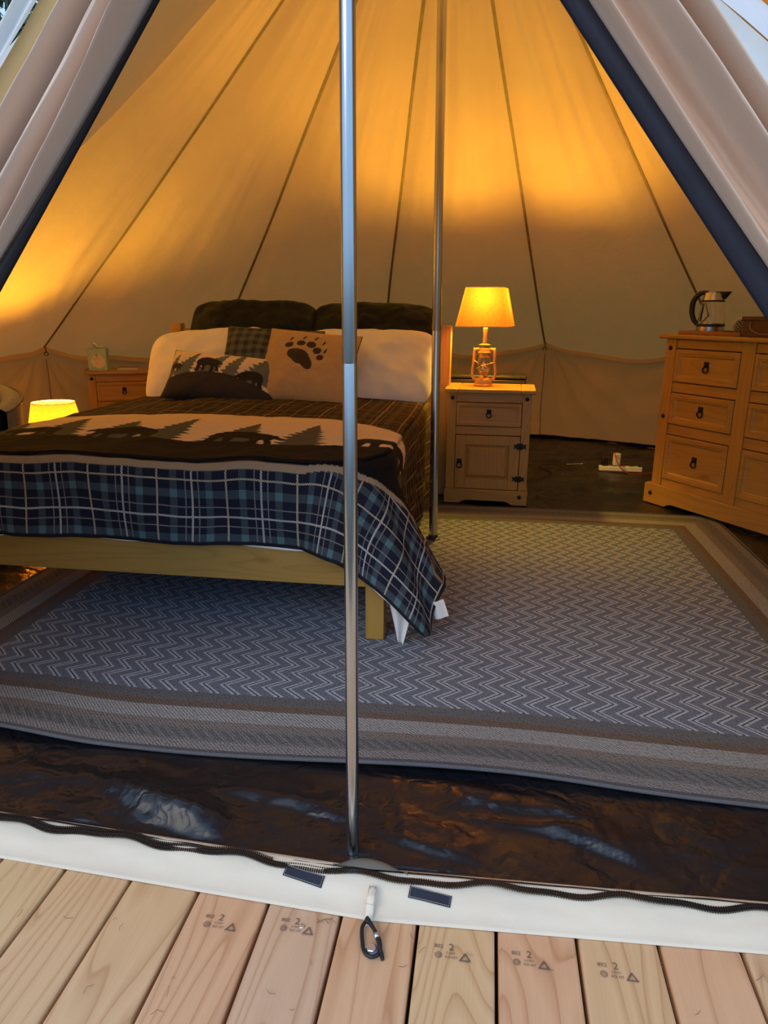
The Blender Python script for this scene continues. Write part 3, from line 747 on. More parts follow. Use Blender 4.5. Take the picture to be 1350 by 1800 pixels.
M['rug_bind'] = plain('rug_binding', (.12, .125, .14), .9, 0, .15, 200)
MB().tube([p-Vector((0, 0, .003)) for p in bd+[bd[0]]], .0055, 8).build('edge_binding', 'rug_bind', rug, 180)

# ================================================================== bed
BX0, BX1, BY0, BY1 = -1.70, -.078, .978, 3.06
bed = empty('double_bed', (-.89, 2.0, .015), 0, 'waxed pine double bed frame with slatless headboard and square legs, under the quilt', 'bed')
def bp(mb, nm, mat, bevel=.003): return put_in(bed, mb, nm, mat, 30, bevel)
bp(MB().box(-1.64, -.142, BY0+.012, BY0+.040, .200, .325), 'foot_rail', 'pineX')
for x in (-.142, BX0): bp(MB().box(x, x+.064, BY0, BY0+.064, .0155, .325), 'leg', 'pineZ')
for x in (-.115, BX0+.012): bp(MB().box(x, x+.027, BY0+.064, 2.99, .200, .325), 'side_rail', 'pineY')
for x in (-.05, -1.685): bp(MB().box(x, x+.064, 3.0, 3.064, .0155, 1.015), 'headboard_post', 'pineZ', .005)
for z0, z1 in ((.86, .985), (.62, .83), (.40, .59)): bp(MB().box(-1.62, -.05, 3.018, 3.046, z0, z1), 'headboard_rail', 'pineX')
for i in range(7): bp(MB().box(-1.66, -.11, 1.15+i*.28, 1.24+i*.28, .285, .300), 'slat', 'pineX', 0)
mp_ = []
for cx, cy, a0 in ((-.355, 1.26, -90), (-.20, 2.93, 0), (-1.58, 2.93, 90), (-1.41, 1.26, 180)):
    rr_ = .225 if cy < 2 else .06
    for i in range(9): q = rad(a0+90*i/8); mp_.append((cx+rr_*math.cos(q), cy+rr_*math.sin(q)))
mt = MB().add([(x, y, .302) for x, y in mp_]+[(x, y, .580) for x, y in mp_], [tuple(range(36)), tuple(range(36, 72))]+[(i, (i+1) % 36, (i+1) % 36+36, i+36) for i in range(36)]).build('mattress', 'mattress', None, 30, .035, 4)
tag(mt, 'thick white mattress lying on the pine bed frame under the quilt', 'mattress')

# draped cloth over the mattress with a fan at each foot corner
UL, UR, VF, RC = -1.675, -.10, 1.0, .25
def drape(x, y, top=.615, off=0.0, ro=.05, seed=0):
    """cloth coordinates (x along width, y along length, towards the head positive) -> point"""
    qx = min(max(x, UL+RC), UR-RC); qy = max(y, VF+RC); dx, dy = x-qx, y-qy; r = math.hypot(dx, dy)
    cr = math.sin(PI*min(1, max(0, (x-UL)/(UR-UL)))); crown = .035*max(0, cr)**.6*sstep(VF, VF+.6, y)
    zt = top+crown+.010*fbm(x*3.1+seed, y*3.1, 0, 3)
    rc = RC+off
    if r <= RC or r < 1e-6: return Vector((x, y, zt))
    h = r-RC; ux, uy = dx/r, dy/r
    corner = abs(ux*uy)*2        # 0 on straight sides, 1 at 45 degrees
    phi = math.degrees(math.atan2(abs(ux), abs(uy))) if qy > y else 90
    kf = .04+.40*corner**.8 if ux > 0 else .04+.15*corner
    if ux > 0 and phi > 55: kf += .22*sstep(55, 70, phi)*sstep(90, 76, phi)
    if h < ro*PI/2:
        an = h/ro; hx, hz = ro*math.sin(an), ro*(1-math.cos(an))
    else:
        g_ = h-ro*PI/2; hx = ro+g_*kf; hz = ro+g_*math.sqrt(1-kf*kf)
    per = x+y*1.3
    fold = .012*math.sin(per*11+seed)*min(1, h/.3)
    if ux > 0 and corner > .05: fold += .016*math.sin(math.radians(phi)*9)*min(1, h/.35)*corner
    rr = rc-ro*.6+hx+fold-off*0
    return Vector((qx+ux*rr, qy+uy*rr, max(.024, zt-hz)))

# silhouettes -------------------------------------------------------
BEAR = np.array([(0, .42), (.03, .50), (.09, .56), (.12, .64), (.16, .62), (.20, .68), (.28, .74), (.42, .80), (.55, .84), (.70, .84), (.84, .78), (.93, .66), (.97, .48), (.95, .30), (.97, .12), (.99, 0), (.84, 0), (.83, .12), (.80, .28), (.76, .30), (.74, .14), (.74, .02), (.63, .02), (.64, .20), (.62, .34), (.46, .32), (.42, .26), (.42, .12), (.44, 0), (.31, 0), (.30, .12), (.30, .26), (.26, .30), (.22, .16), (.20, .04), (.10, .04), (.12, .16), (.16, .34), (.13, .42), (.08, .40), (.02, .38)])
def inside(px, py, poly):
    res = np.zeros(px.shape, bool); n_ = len(poly); j = n_-1
    for i in range(n_):
        xi, yi = poly[i]; xj, yj = poly[j]
        c = ((yi > py) != (yj > py)) & (px < (xj-xi)*(py-yi)/((yj-yi) if yj != yi else 1e-9)+xi)
        res ^= c; j = i
    return res
def tree_poly(w_, h, n_=8, seed=0):
    rs = random.Random(seed); L = []; R = []
    for i in range(n_):
        y = h*i/n_; ww = w_/2*(1-i/n_)**.85
        R += [(ww*rs.uniform(.85, 1.1), y+h/n_*.15), (ww*.55, y+h/n_*.55)]
        L += [(-ww*rs.uniform(.85, 1.1), y+h/n_*.25), (-ww*.5, y+h/n_*.65)]
    return np.array([(-.012, -h*.1), (.012, -h*.1)]+R+[(0, h*1.05)]+L[::-1])
def stampm(X, Y, poly, cx, cy, s_, flip=False, rot=0.0):
    x, y = X-cx, Y-cy; c, s2 = math.cos(rot), math.sin(rot); x, y = x*c+y*s2, -x*s2+y*c
    if flip: x = -x
    return inside(x/s_, y/s_, poly)
CREAM, TREEC, DARK, TAN = (.70, .56, .42), (.075, .085, .075), (.006, .005, .007), (.36, .27, .18)

QX0, QX1, QY0, QY1 = UL-.30, UR+.48, VF-.315, 2.78
nq, mq = 470, 420
qv = []
for j in range(mq+1):
    for i in range(nq+1):
        x = QX0+(QX1-QX0)*i/nq; y = QY0+(QY1-QY0)*j/mq
        # round the foot-right corner of the cloth
        cx, cy, cr_ = QX1-.10, QY0+.10, .10
        if x > cx and y < cy:
            d = math.hypot(x-cx, y-cy); m_ = max(x-cx, cy-y)
            if d > 1e-6: x, y = cx+(x-cx)*m_/d, cy+(y-cy)*m_/d
        p = drape(x, y); qv.append((p, x, y))
mb = MB(); mb.v = [tuple(p) for p, _, _ in qv]; w1 = nq+1
mb.f = [(j*w1+i, j*w1+i+1, (j+1)*w1+i+1, (j+1)*w1+i) for j in range(mq) for i in range(nq)]
me = mb.mesh('quilt', 'quilt', 180, False)
X = np.array([x for _, x, _ in qv]); Y = np.array([y for _, _, y in qv])
uv = me.uv_layers.new(name='UVMap'); li = np.empty(len(me.loops), dtype=np.int32); me.loops.foreach_get('vertex_index', li)
uv.data.foreach_set('uv', np.stack([X, Y], 1).astype(np.float32)[li].ravel())
xr = X-(UR-RC)     # relative to the corner centre
kx = np.array([-9, -.1, 0, .1, .2, .3, .4, .5, .67]); cy0 = VF+RC
c0 = cy0-np.interp(xr, kx, [-.50, -.50, -.50, -.46, -.40, -.28, -.06, .14, .3])+.02*np.sin(X*5)
d0 = cy0-np.interp(xr, kx, [0, 0, 0, 0, -.02, -.02, .01, .09, .13])+.015*np.sin(X*4+1)+.008*np.sin(X*17)
t0 = cy0-np.interp(xr, kx, [.285, .285, .285, .265, .24, .2, .17, .135, .14]); t1 = t0-.024
art = np.zeros((len(X), 4), dtype=np.float32)
reg = (Y < c0) & (Y > t1); art[reg, 3] = 1; art[reg, :3] = CREAM
pip = (Y > c0-.006) & (Y < c0+.006); art[pip, 3] = 1; art[pip, :3] = (.30, .17, .07)
H = Y-d0      # height above the dark ground
for cx, hh, ww, sd in ((-1.62, .26, .20, 1), (-1.40, .34, .24, 2), (-1.17, .28, .26, 3), (-.98, .36, .22, 4), (-.70, .30, .26, 5), (-.44, .33, .24, 6), (-1.78, .33, .2, 7)):
    mk = reg & stampm(X, H, tree_poly(ww, hh, 9, sd), cx, -.01, 1, rot=.12*math.sin(sd)); art[mk, :3] = TREEC
mk = reg & stampm(X, Y, tree_poly(.26, .30, 8, 9), UR-RC+.36, VF+RC-.02, 1, rot=-.9); art[mk, :3] = TREEC
mk = reg & stampm(X, Y, tree_poly(.22, .26, 8, 10), UR-RC+.46, VF+RC-.22, 1, rot=-1.3); art[mk, :3] = TREEC
for cx, s_, fl in ((-1.66, .26, False), (-1.30, .30, False), (-.80, .30, True), (-.26, .32, True)):
    mk = reg & stampm(X, H, BEAR*np.array([1, .62]), cx+(s_ if fl else 0)-.0, -.012, s_, flip=fl); art[mk, :3] = DARK
mk = reg & (Y < d0); art[mk, :3] = DARK
mk = (Y < t0) & (Y > t1); art[mk, :3] = TAN
hemm = (X > QX1-.012) | (Y < QY0+.012) | (X < QX0+.012); art[hemm, 3] = 1; art[hemm, :3] = (.012, .012, .02)
ca = me.color_attributes.new('art', 'FLOAT_COLOR', 'POINT'); ca.data.foreach_set('color', art.ravel())
ba = me.attributes.new('blue', 'FLOAT', 'POINT'); ba.data.foreach_set('value', (Y < (t0+t1)/2).astype(np.float32))
quilt = bpy.data.objects.new('quilt', me); COL.objects.link(quilt)
m_ = quilt.modifiers.new('s', 'SOLIDIFY'); m_.thickness = .008; m_.offset = 1
tag(quilt, 'lodge quilt with bear and pine tree band and blue plaid border, spread over the bed', 'quilt')
# care tag hanging from the quilt corner
def sheetpt(x, y): return drape(x, y, .605, -.012, .04, 2)
sh = MB(); ns, ms_ = 150, 130; SX0, SX1, SY0, SY1 = UL-.2, UR+.38, VF-.305, 2.9
for j in range(ms_+1):
    for i in range(ns+1):
        x, y = SX0+(SX1-SX0)*i/ns, SY0+(SY1-SY0)*j/ms_
        sh.v.append(tuple(sheetpt(x, y)))
sh.f = [(j*(ns+1)+i, j*(ns+1)+i+1, (j+1)*(ns+1)+i+1, (j+1)*(ns+1)+i) for j in range(ms_) for i in range(ns)]
tag(sh.build('bed_sheet', 'white', None, 180, fixn=False), 'white sheet showing in slivers below the hem of the quilt', 'sheet')

sheet = [o_ for o_ in COL.objects if o_.name == 'bed_sheet'][0]
MB().grid(lambda a, t_: Vector((-.055+.070*a*(1-t_*.72)+.026*t_, .950-.01*math.sin(a*6), .165-.045*a-.125*t_*(1-.15*a))), 10, 10).build('sheet_corner', 'white', sheet, 180)

# ================================================================== pillows
def cushion(W_, H_, T_, seed=0, nu=40, nv=30, pinch=.06, wr=.006, rnd_=0.0):
    """both faces of a stuffed cushion; local x width, y height, z thickness; returns MB and the (x,y,side) of the vertices"""
    mb = MB(); info = []
    for side in (1, -1):
        base = len(mb.v)
        for j in range(nv+1):
            for i in range(nu+1):
                a, b = 2*i/nu-1, 2*j/nv-1
                a_ = math.sin(a*PI/2); b_ = math.sin(b*PI/2)
                k_ = (a_*b_)**4*rnd_; x = W_/2*a_*(1-pinch*(1-b_*b_))*(1-k_); y = H_/2*b_*(1-pinch*(1-a_*a_))*(1-k_)
                t_ = max(0, (1-abs(a_)**2.6))**.5*max(0, (1-abs(b_)**2.6))**.5
                z = side*T_/2*t_
                z += t_*wr*4*fbm(x*7+seed, y*7, side, 3)+side*wr*math.sin(14*math.atan2(y, x)+seed)*t_*(abs(a_*b_))
                mb.v.append((x, y, z)); info.append((x, y, side))
        w_ = nu+1
        f_ = [(base+j*w_+i, base+j*w_+i+1, base+(j+1)*w_+i+1, base+(j+1)*w_+i) for j in range(nv) for i in range(nu)]
        mb.f += f_ if side > 0 else [tuple(reversed(q)) for q in f_]
    return mb, np.array(info)
def finish_cushion(name, mb, info, mat, loc, lean, yaw_, roll, label, cat, group=None, art=None):
    me = mb.mesh(name, mat, 180, False)
    uv = me.uv_layers.new(name='UVMap'); li = np.empty(len(me.loops), dtype=np.int32); me.loops.foreach_get('vertex_index', li)
    uv.data.foreach_set('uv', info[:, :2].astype(np.float32)[li].ravel())
    if art is not None:
        ca = me.color_attributes.new('art', 'FLOAT_COLOR', 'POINT'); ca.data.foreach_set('color', art.astype(np.float32).ravel())
    bm = bmesh.new(); bm.from_mesh(me); bmesh.ops.remove_doubles(bm, verts=bm.verts, dist=.0002); bm.to_mesh(me); bm.free(); me.shade_smooth()
    ob = bpy.data.objects.new(name, me); COL.objects.link(ob)
    ob.matrix_world = Matrix.Translation(loc)@Matrix.Rotation(rad(yaw_), 4, 'Z')@Matrix.Rotation(rad(lean), 4, 'X')@Matrix.Rotation(rad(roll), 4, 'Z')
    return tag(ob, label, cat, group)
def piping(ob, W_, H_, pinch, mat, r=.004):
    pts = []
    for k in range(121):
        q = k/120*4; s_ = int(q) % 4; f_ = (q-int(q))*2-1
        a_, b_ = [(f_, -1), (1, f_), (-f_, 1), (-1, -f_)][s_]
        pts.append((W_/2*a_*(1-pinch*(1-b_*b_)), H_/2*b_*(1-pinch*(1-a_*a_)), 0))
    MB().tube(pts, r, 6).build('piping', mat, ob, 180)
# white sleeping pillows
mb, inf = cushion(.82, .54, .20, 1, 70, 50, .02, .005, .13)
finish_cushion('pillow', mb, inf, 'white', (-1.29, 2.73, .785), 46, 5, 5, 'white pillow on the left side of the bed, behind the bear cushion', 'pillow', 'white pillows against the headboard')
mb, inf = cushion(.80, .54, .20, 5, 70, 50, .02, .005, .13)
finish_cushion('pillow', mb, inf, 'white', (-.45, 2.73, .790), 46, -3, 0, 'white pillow on the right side of the bed next to the lamp table', 'pillow', 'white pillows against the headboard')
mb, inf = cushion(.78, .30, .20, 9, 60, 40, .02, .008, .20)
finish_cushion('pillow', mb, inf, 'velvet', (-1.16, 2.985, 1.015), 55, 0, 0, 'dark velvet pillow propped at the left of the headboard', 'pillow', 'dark velvet pillows on the headboard')
mb, inf = cushion(.76, .30, .19, 13, 60, 40, .02, .008, .20)
finish_cushion('pillow', mb, inf, 'velvet', (-.43, 2.985, 1.005), 55, 0, -1, 'dark velvet pillow propped at the right of the headboard', 'pillow', 'dark velvet pillows on the headboard')
# check cushion
mb, inf = cushion(.54, .32, .13, 17, 40, 30, .05)
ob = finish_cushion('cushion', mb, inf, 'check', (-.93, 2.575, .865), 54, 2, -3, 'green and black checked cushion half hidden behind the paw cushion', 'cushion', 'throw cushions on the bed')
piping(ob, .54, .32, .05, 'black_plastic')
# paw cushion
mb, inf = cushion(.50, .46, .15, 21, 230, 220, .05, .003)
x, y, sd = inf.T; x = (x+.075)/.88; y = (y-.02)/.88; art = np.ones((len(x), 4)); art[:, :3] = (.50, .33, .16)
def ell(cx, cy, rx, ry, rot=0):
    c, s_ = math.cos(rot), math.sin(rot); dx, dy = x-cx, y-cy; return ((dx*c+dy*s_)/rx)**2+((-dx*s_+dy*c)/ry)**2 < 1
mk = np.zeros(len(x), bool)
for a in ((-.035, .075, .026, .022, .3), (.035, .092, .026, .023, .3), (.095, .092, .028, .024, .2), (.137, .055, .026, .024, .1), (.163, .008, .022, .021, 0)): mk |= ell(*a)
for a in ((-.03, .122, .006, .017, -.5), (.045, .140, .006, .017, -.6), (.115, .143, .006, .018, -.6), (.167, .115, .006, .018, -.4), (.187, .055, .006, .018, -.4)): mk |= ell(*a)
mk |= ell(.022, .005, .058, .040, -.35) | ell(.085, -.035, .060, .034, -1.0) | ell(.05, -.01, .055, .05, -.5)
art[mk & (sd > 0), :3] = (.035, .022, .016); art[sd < 0, :3] = (.02, .015, .015)
ob = finish_cushion('cushion', mb, inf, 'pillow_art', (-.705, 2.475, .805), 50, 3, -6, 'tan quilted cushion with a large black paw print', 'cushion', 'throw cushions on the bed', art)
piping(ob, .50, .46, .05, 'black_plastic', .003)
# bear lumbar cushion
mb, inf = cushion(.60, .30, .13, 25, 280, 150, .04, .003)
x, y, sd = inf.T; art = np.ones((len(x), 4)); art[:, :3] = (.74, .60, .44)
gl = -.055+.055*np.cos((x+.05)*6.0)-.0
for cx, hh, ww, s0, ro in ((-.20, .17, .13, 1, -.5), (-.07, .19, .15, 2, -.6), (.06, .20, .12, 3, -.35), (.19, .22, .17, 4, -.45), (.27, .16, .12, 6, -.2), (-.27, .14, .1, 7, -.3)):
    art[stampm(x, y, tree_poly(ww, hh, 8, s0), cx-.02, -.03, 1, rot=ro), :3] = (.115, .13, .115)
for cx, cy, s_, fl in ((-.205, .0, .085, True), (.005, .005, .145, True), (.08, -.06, .155, False)):
    art[stampm(x, y, BEAR*np.array([1, .72]), cx, cy-.005, s_, flip=fl), :3] = DARK
art[y < gl, :3] = (.02, .014, .018); art[sd < 0, :3] = (.015, .013, .015)
ob = finish_cushion('cushion', mb, inf, 'pillow_art', (-1.14, 2.39, .745), 50, 4, -6, 'small oblong cushion with three black bears and pine trees', 'cushion', 'throw cushions on the bed', art)
piping(ob, .60, .30, .04, 'black_plastic', .003)

# ================================================================== pine furniture
def raised_front(mb, x0, x1, z0, z1, y, t_=.018, ins=.028, dep=.007):
    """drawer front facing -y, proud face at y, sunk centre field with a moulded slope"""
    yb = y+t_
    def ring(i, yy): return [(x0+i, yy, z0+i), (x1-i, yy, z0+i), (x1-i, yy, z1-i), (x0+i, yy, z1-i)]
    rings = [ring(0, yb), ring(0, y+.002), ring(.003, y), ring(ins*.55, y), ring(ins*.6, y+.003), ring(ins*.8, y+.0035), ring(ins, y+dep)]
    vs = [p for r in rings for p in r]; fs = []
    for k in range(len(rings)-1):
        for j in range(4): fs.append((k*4+j, k*4+(j+1) % 4, k*4+4+(j+1) % 4, k*4+4+j))
    n_ = len(vs); fs += [(n_-4, n_-3, n_-2, n_-1), (3, 2, 1, 0)]
    mb.add(vs, fs)
def ring_pull(parent, x, y, z, s_=1.0):
    mb = MB()
    for q in (45, 135, 225, 315):
        mb.lathe([(0, .0), (.0075*s_, .0), (.0075*s_, .002), (0, .004)], (0, 0, 0), 10, Matrix.Translation((x+.009*s_*math.cos(rad(q)), y, z+.012*s_+.009*s_*math.sin(rad(q))))@Matrix.Rotation(PI/2, 4, 'X'))
    mb.lathe([(.006*s_, 0), (.006*s_, .006), (0, .010)], (0, 0, 0), 10, Matrix.Translation((x, y, z+.012*s_))@Matrix.Rotation(PI/2, 4, 'X'))
    mb.torus((x, y-.006, z-.008*s_), .0135*s_, .003*s_, 'Y', 18, 6)
    return mb.build('ring_pull', 'iron', parent, 60)
def stud(parent, x, y, z, r=.0115, side=False):
    m_ = Matrix.Translation((x, y, z))@Matrix.Rotation(PI/2, 4, 'X')
    return MB().lathe([(r, 0), (r*.92, .004), (r*.6, .0075), (0, .009)], (0, 0, 0), 16, m_).build('stud', 'iron', parent, 60)
def nightstand(loc, rz, W_, D_, H_, label):
    e_ = empty('nightstand', loc, rz, label, 'nightstand', 'pine bedside cabinets')
    B = lambda mb, n_, mt_='pineZ', bv=.002: mb.build(n_, mt_, e_, 30, bv)
    # local: x 0..W, y 0 (front) .. D
    B(MB().box(.006, .055, .006, .05, .085, H_-.022), 'stile'); B(MB().box(W_-.055, W_-.006, .006, .05, .085, H_-.022), 'stile')
    B(MB().box(.012, .030, .05, D_-.008, .06, H_-.022).box(W_-.030, W_-.012, .05, D_-.008, .06, H_-.022).box(.012, W_-.012, D_-.016, D_-.006, .06, H_-.022), 'carcass')
    B(MB().box(.055, W_-.055, .010, .034, H_-.075, H_-.022), 'top_rail', 'pineX'); B(MB().box(.055, W_-.055, .010, .034, .404, .452), 'middle_rail', 'pineX')
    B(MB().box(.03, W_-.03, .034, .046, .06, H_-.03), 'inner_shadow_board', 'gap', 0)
    # plinth with a cut-out
    pr_ = [(0, 0), (.09, 0), (.105, .012), (.13, .020), (W_-.13, .020), (W_-.105, .012), (W_-.09, 0), (W_, 0), (W_, .078), (W_-.004, .085), (.004, .085), (0, .078)]
    B(MB().prism(pr_, -.006, .016).box(0, .018, .016, D_, 0, .085).box(W_-.018, W_, .016, D_, 0, .085), 'plinth', 'pineX')
    # top with bread-board ends
    B(MB().box(.065, W_-.065, -.018, D_, H_-.022, H_), 'top_board', 'pineX', .004)
    B(MB().box(-.014, .064, -.018, D_, H_-.022, H_), 'top_end_board', 'pineY', .004); B(MB().box(W_-.064, W_+.014, -.018, D_, H_-.022, H_), 'top_end_board', 'pineY', .004)
    d_ = MB(); raised_front(d_, .058, W_-.058, .455, H_-.078, .004); dr = B(d_, 'drawer', 'pineX', 0)
    ring_pull(dr, W_/2, .002, .525)
    # door: frame, raised panel
    dz0, dz1 = .088, .400; dd = MB().box(.058, .115, .004, .024, dz0, dz1).box(W_-.115, W_-.058, .004, .024, dz0, dz1)
    dd.box(.115, W_-.115, .004, .024, dz1-.055, dz1).box(.115, W_-.115, .004, .024, dz0, dz0+.06)
    dr = B(dd, 'door', 'pineZ', .002)
    pn = MB(); x0, x1, z0, z1 = .115, W_-.115, dz0+.06, dz1-.055
    r_ = [[(x0+i, yy, z0+i), (x1-i, yy, z0+i), (x1-i, yy, z1-i), (x0+i, yy, z1-i)] for i, yy in ((0, .018), (.004, .018), (.022, .008), (.026, .008))]
    pn.add([p for q in r_ for p in q], [(k*4+j, k*4+(j+1) % 4, k*4+4+(j+1) % 4, k*4+4+j) for k in range(3) for j in range(4)]+[(12, 13, 14, 15)])
    pn.build('door_panel', 'pineZ', dr, 20)
    ring_pull(dr, .083, .004, .235, 1.15)
    for z in (.345, .155):      # butterfly hinges
        hp = [(a*1.2, b*1.35) for a, b in [(-.030, -.012), (-.020, -.006), (-.010, -.014), (-.005, -.012), (.005, -.012), (.010, -.014), (.020, -.006), (.030, -.012), (.026, 0), (.030, .012), (.020, .006), (.010, .014), (.005, .012), (-.005, .012), (-.010, .014), (-.020, .006), (-.030, .012), (-.026, 0)]]
        MB().prism([(W_-.057+a, z+b) for a, b in hp], .001, .0045).tube([(W_-.057, .001, z-.014), (W_-.057, .001, z+.014)], .0035, 8).build('hinge', 'iron', e_, 30)
    stud(e_, .032, .006, H_-.052); stud(e_, W_-.032, .006, H_-.052); stud(e_, W_-.045, -.006, .050)
    return e_
nightstand((.006, 2.845, .013), rad(-1.5), .480, .34, .664, 'pine nightstand with drawer and door on the right of the bed, lantern lamp on top')
nightstand((-2.52, 3.42, .013), rad(27), .480, .32, .664, 'pine nightstand in the left corner beyond the bed, tissue box on top')

# chest of drawers on the right
rzd = math.atan2(-.832, .555)
ch = empty('chest_of_drawers', (1.195, 3.089, .012), rzd, 'wide honey pine chest of drawers with black ring pulls by the right wall', 'chest of drawers')
# local x runs along the front (away from the left end), local +y towards the back
CW, CD, CH = 1.15, .43, .945
B = lambda mb, n_, mt_='pineZ', bv=.002: mb.build(n_, mt_, ch, 30, bv)
S1 = (.030, .098); DV = (.520, .597); C2 = (.597, 1.020); S2 = (1.052-.032, 1.12)
B(MB().box(S1[0], S1[1], .006, .06, .115, CH), 'stile'); B(MB().box(DV[0], DV[1], .006, .05, .115, CH), 'stile'); B(MB().box(S2[0], S2[1], .006, .06, .115, CH), 'stile')
B(MB().box(.034, .052, .06, CD-.01, .06, CH).box(CW-.052, CW-.034, .06, CD-.01, .06, CH).box(.034, CW-.034, CD-.02, CD-.01, .06, CH), 'carcass')
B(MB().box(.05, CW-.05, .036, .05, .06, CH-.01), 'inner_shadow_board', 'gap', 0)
rows = [(.712, .893), (.477, .652), (.158, .415)]; rails = [(.893, CH), (.652, .712), (.415, .477), (.110, .161)]
for x0, x1 in ((S1[1], DV[0]), C2):
    for z0, z1 in rails: B(MB().box(x0, x1, .012, .036, z0+.003, z1-.003), 'rail', 'pineX')
    for z0, z1 in rows:
        d_ = MB(); raised_front(d_, x0+.004, x1-.004, z0+.002, z1-.002, .004, .022, .040, .010); dr = B(d_, 'drawer', 'pineX', 0)
        ring_pull(dr, (x0+x1)/2, .006+.008, (z0+z1)/2, 1.25)
pr_ = [(0, 0), (.16, 0), (.18, .014), (.21, .022), (CW-.21, .022), (CW-.18, .014), (CW-.16, 0), (CW, 0), (CW, .108), (CW-.006, .116), (.006, .116), (0, .108)]
B(MB().prism(pr_, -.014, .010).box(0, .022, .010, CD, 0, .116).box(CW-.022, CW, .010, CD, 0, .116), 'plinth', 'pineX')
B(MB().box(-.005, CW+.005, -.026, CD, CH, CH+.024), 'top_board', 'pineX', .007)
for x, z in ((.062, .895), (.062, .375+.14), (.050, .062)): stud(ch, x, .006 if z > .1 else -.014, z, .0125)
stud(ch, .062+.0, .006, .515)
chM = Matrix.Translation((1.195, 3.089, .012))@Matrix.Rotation(rzd, 4, 'Z')
ZT = .012+CH+.024
def on_chest(x, y, z=0): p = chM@Vector((x, y, 0)); return Vector((p.x, p.y, ZT+z))

# tray, kettle, pine cone, crate
p = on_chest(.26, .20); tr = empty('serving_tray', p, rzd, 'reddish brown wooden tray under the kettle on the pine chest', 'tray')
MB().box(-.19, .19, -.14, .14, .0, .010).build('tray_base', 'tray', tr, 30, .002)
MB().box(-.20, .20, -.150, -.138, 0, .020).box(-.20, .20, .138, .150, 0, .020).box(-.20, -.188, -.138, .138, 0, .020).box(.188, .20, -.138, .138, 0, .020).build('tray_rim', 'tray', tr, 30, .003)
p = on_chest(.120, .225, .011); kt = empty('kettle', p, rzd+rad(20), 'glass and steel electric kettle with black curved handle on the wooden tray', 'kettle')
MB().lathe([(.070, 0), (.074, .004), (.074, .030), (.070, .034)], (0, 0, 0), 40).build('power_base', 'steel', kt, 40)
MB().lathe([(.072, .034), (.073, .036), (.066, .090), (.058, .150), (.056, .170), (.053, .170), (.055, .150), (.063, .090), (.069, .038)], (0, 0, 0), 40).build('glass_jug', 'glass', kt, 40)
MB().lathe([(.0735, .033), (.0745, .040), (.072, .046), (.068, .046)], (0, 0, 0), 40).build('jug_band', 'black_plastic', kt, 40)
MB().lathe([(.058, .166), (.060, .170), (.057, .176), (.048, .212), (.0, .216)], (0, 0, 0), 40).build('lid', 'steel', kt, 40)
MB().lathe([(.0605, .164), (.061, .170), (.058, .173)], (0, 0, 0), 40).build('collar', 'black_plastic', kt, 40)
MB().add([(.030, -.022, .176), (.030, .022, .176), (.092, 0, .214), (.088, .010, .217), (.088, -.010, .217), (.02, -.034, .217), (.02, .034, .217), (.066, 0, .178)], [(0, 7, 4, 5), (1, 6, 3, 7), (7, 3, 2), (7, 2, 4), (5, 4, 2, 3, 6), (0, 5, 6, 1), (0, 1, 7)]).build('spout', 'black_plastic', kt, 20)
hp = smooth_path([(-.035, 0, .212), (-.075, 0, .208), (-.108, 0, .170), (-.112, 0, .115), (-.098, 0, .070), (-.074, 0, .042)], 6)
MB().tube(hp, [.011+.004*math.sin(PI*i/(len(hp)-1)) for i in range(len(hp))], 12).build('handle', 'black_plastic', kt, 60)
MB().tube([(-.060, 0, .062), (-.052, 0, .155)], .006, 8).build('level_gauge', 'black_plastic', kt, 60)
MB().lathe([(.0, .047), (.055, .047), (.055, .052), (.0, .054)], (0, 0, 0), 30).build('heating_plate', 'steel', kt, 40)
p = on_chest(.355, .175, .036); pc = empty('pine_cone', (p.x, p.y, ZT+.0105), 0, 'pine cone with pale scale tips between the kettle and the dark crate', 'pine cone')
MB().lathe([(0, 0), (.022, .006), (.030, .025), (.024, .05), (0, .07)], (0, 0, 0), 16).build('core', 'cone', pc, 60)
sc_, tip_ = MB(), MB()
for i in range(110):
    z = .004+.064*i/110; q = i*2.39996; r_ = .034*math.sin(PI*(.15+.78*i/110))**.7
    d = Vector((math.cos(q), math.sin(q), 0)); tgv = Vector((-math.sin(q), math.cos(q), 0)); c = Vector((0, 0, z))+d*r_*.5; e2 = Vector((0, 0, z+.006))+d*(r_+.006)
    sc_.add([c-tgv*.003, c+tgv*.003, e2+tgv*.0045, e2-tgv*.0045, c+Vector((0, 0, .003))], [(0, 1, 2, 3), (0, 3, 4), (1, 4, 2), (3, 2, 4)])
    tip_.lathe([(.0042, -.002), (.0042, .001), (0, .004)], tuple(e2), 6)
sc_.build('scales', 'cone', pc, 0)['kind'] = 'stuff'; tip_.build('scale_tips', 'cone_tip', pc, 0)['kind'] = 'stuff'
p = on_chest(.62, .17); cb = empty('wooden_crate', p, rzd-rad(0), 'dark brown wooden box with a drooping rope handle on the pine chest', 'box')
MB().box(-.155, .155, -.12, .12, .0, .095).build('box_body', 'crate', cb, 30, .003)
MB().box(-.160, .160, -.125, .125, .080, .100).build('box_lid', 'crate', cb, 30, .003)
MB().tube(smooth_path([(-.105, -.126, .075), (-.10, -.132, .045), (-.06, -.136, .022), (0, -.136, .016), (.06, -.136, .022), (.10, -.132, .045), (.105, -.126, .075)]), .0025, 7).build('rope_handle', 'rope', cb, 60)

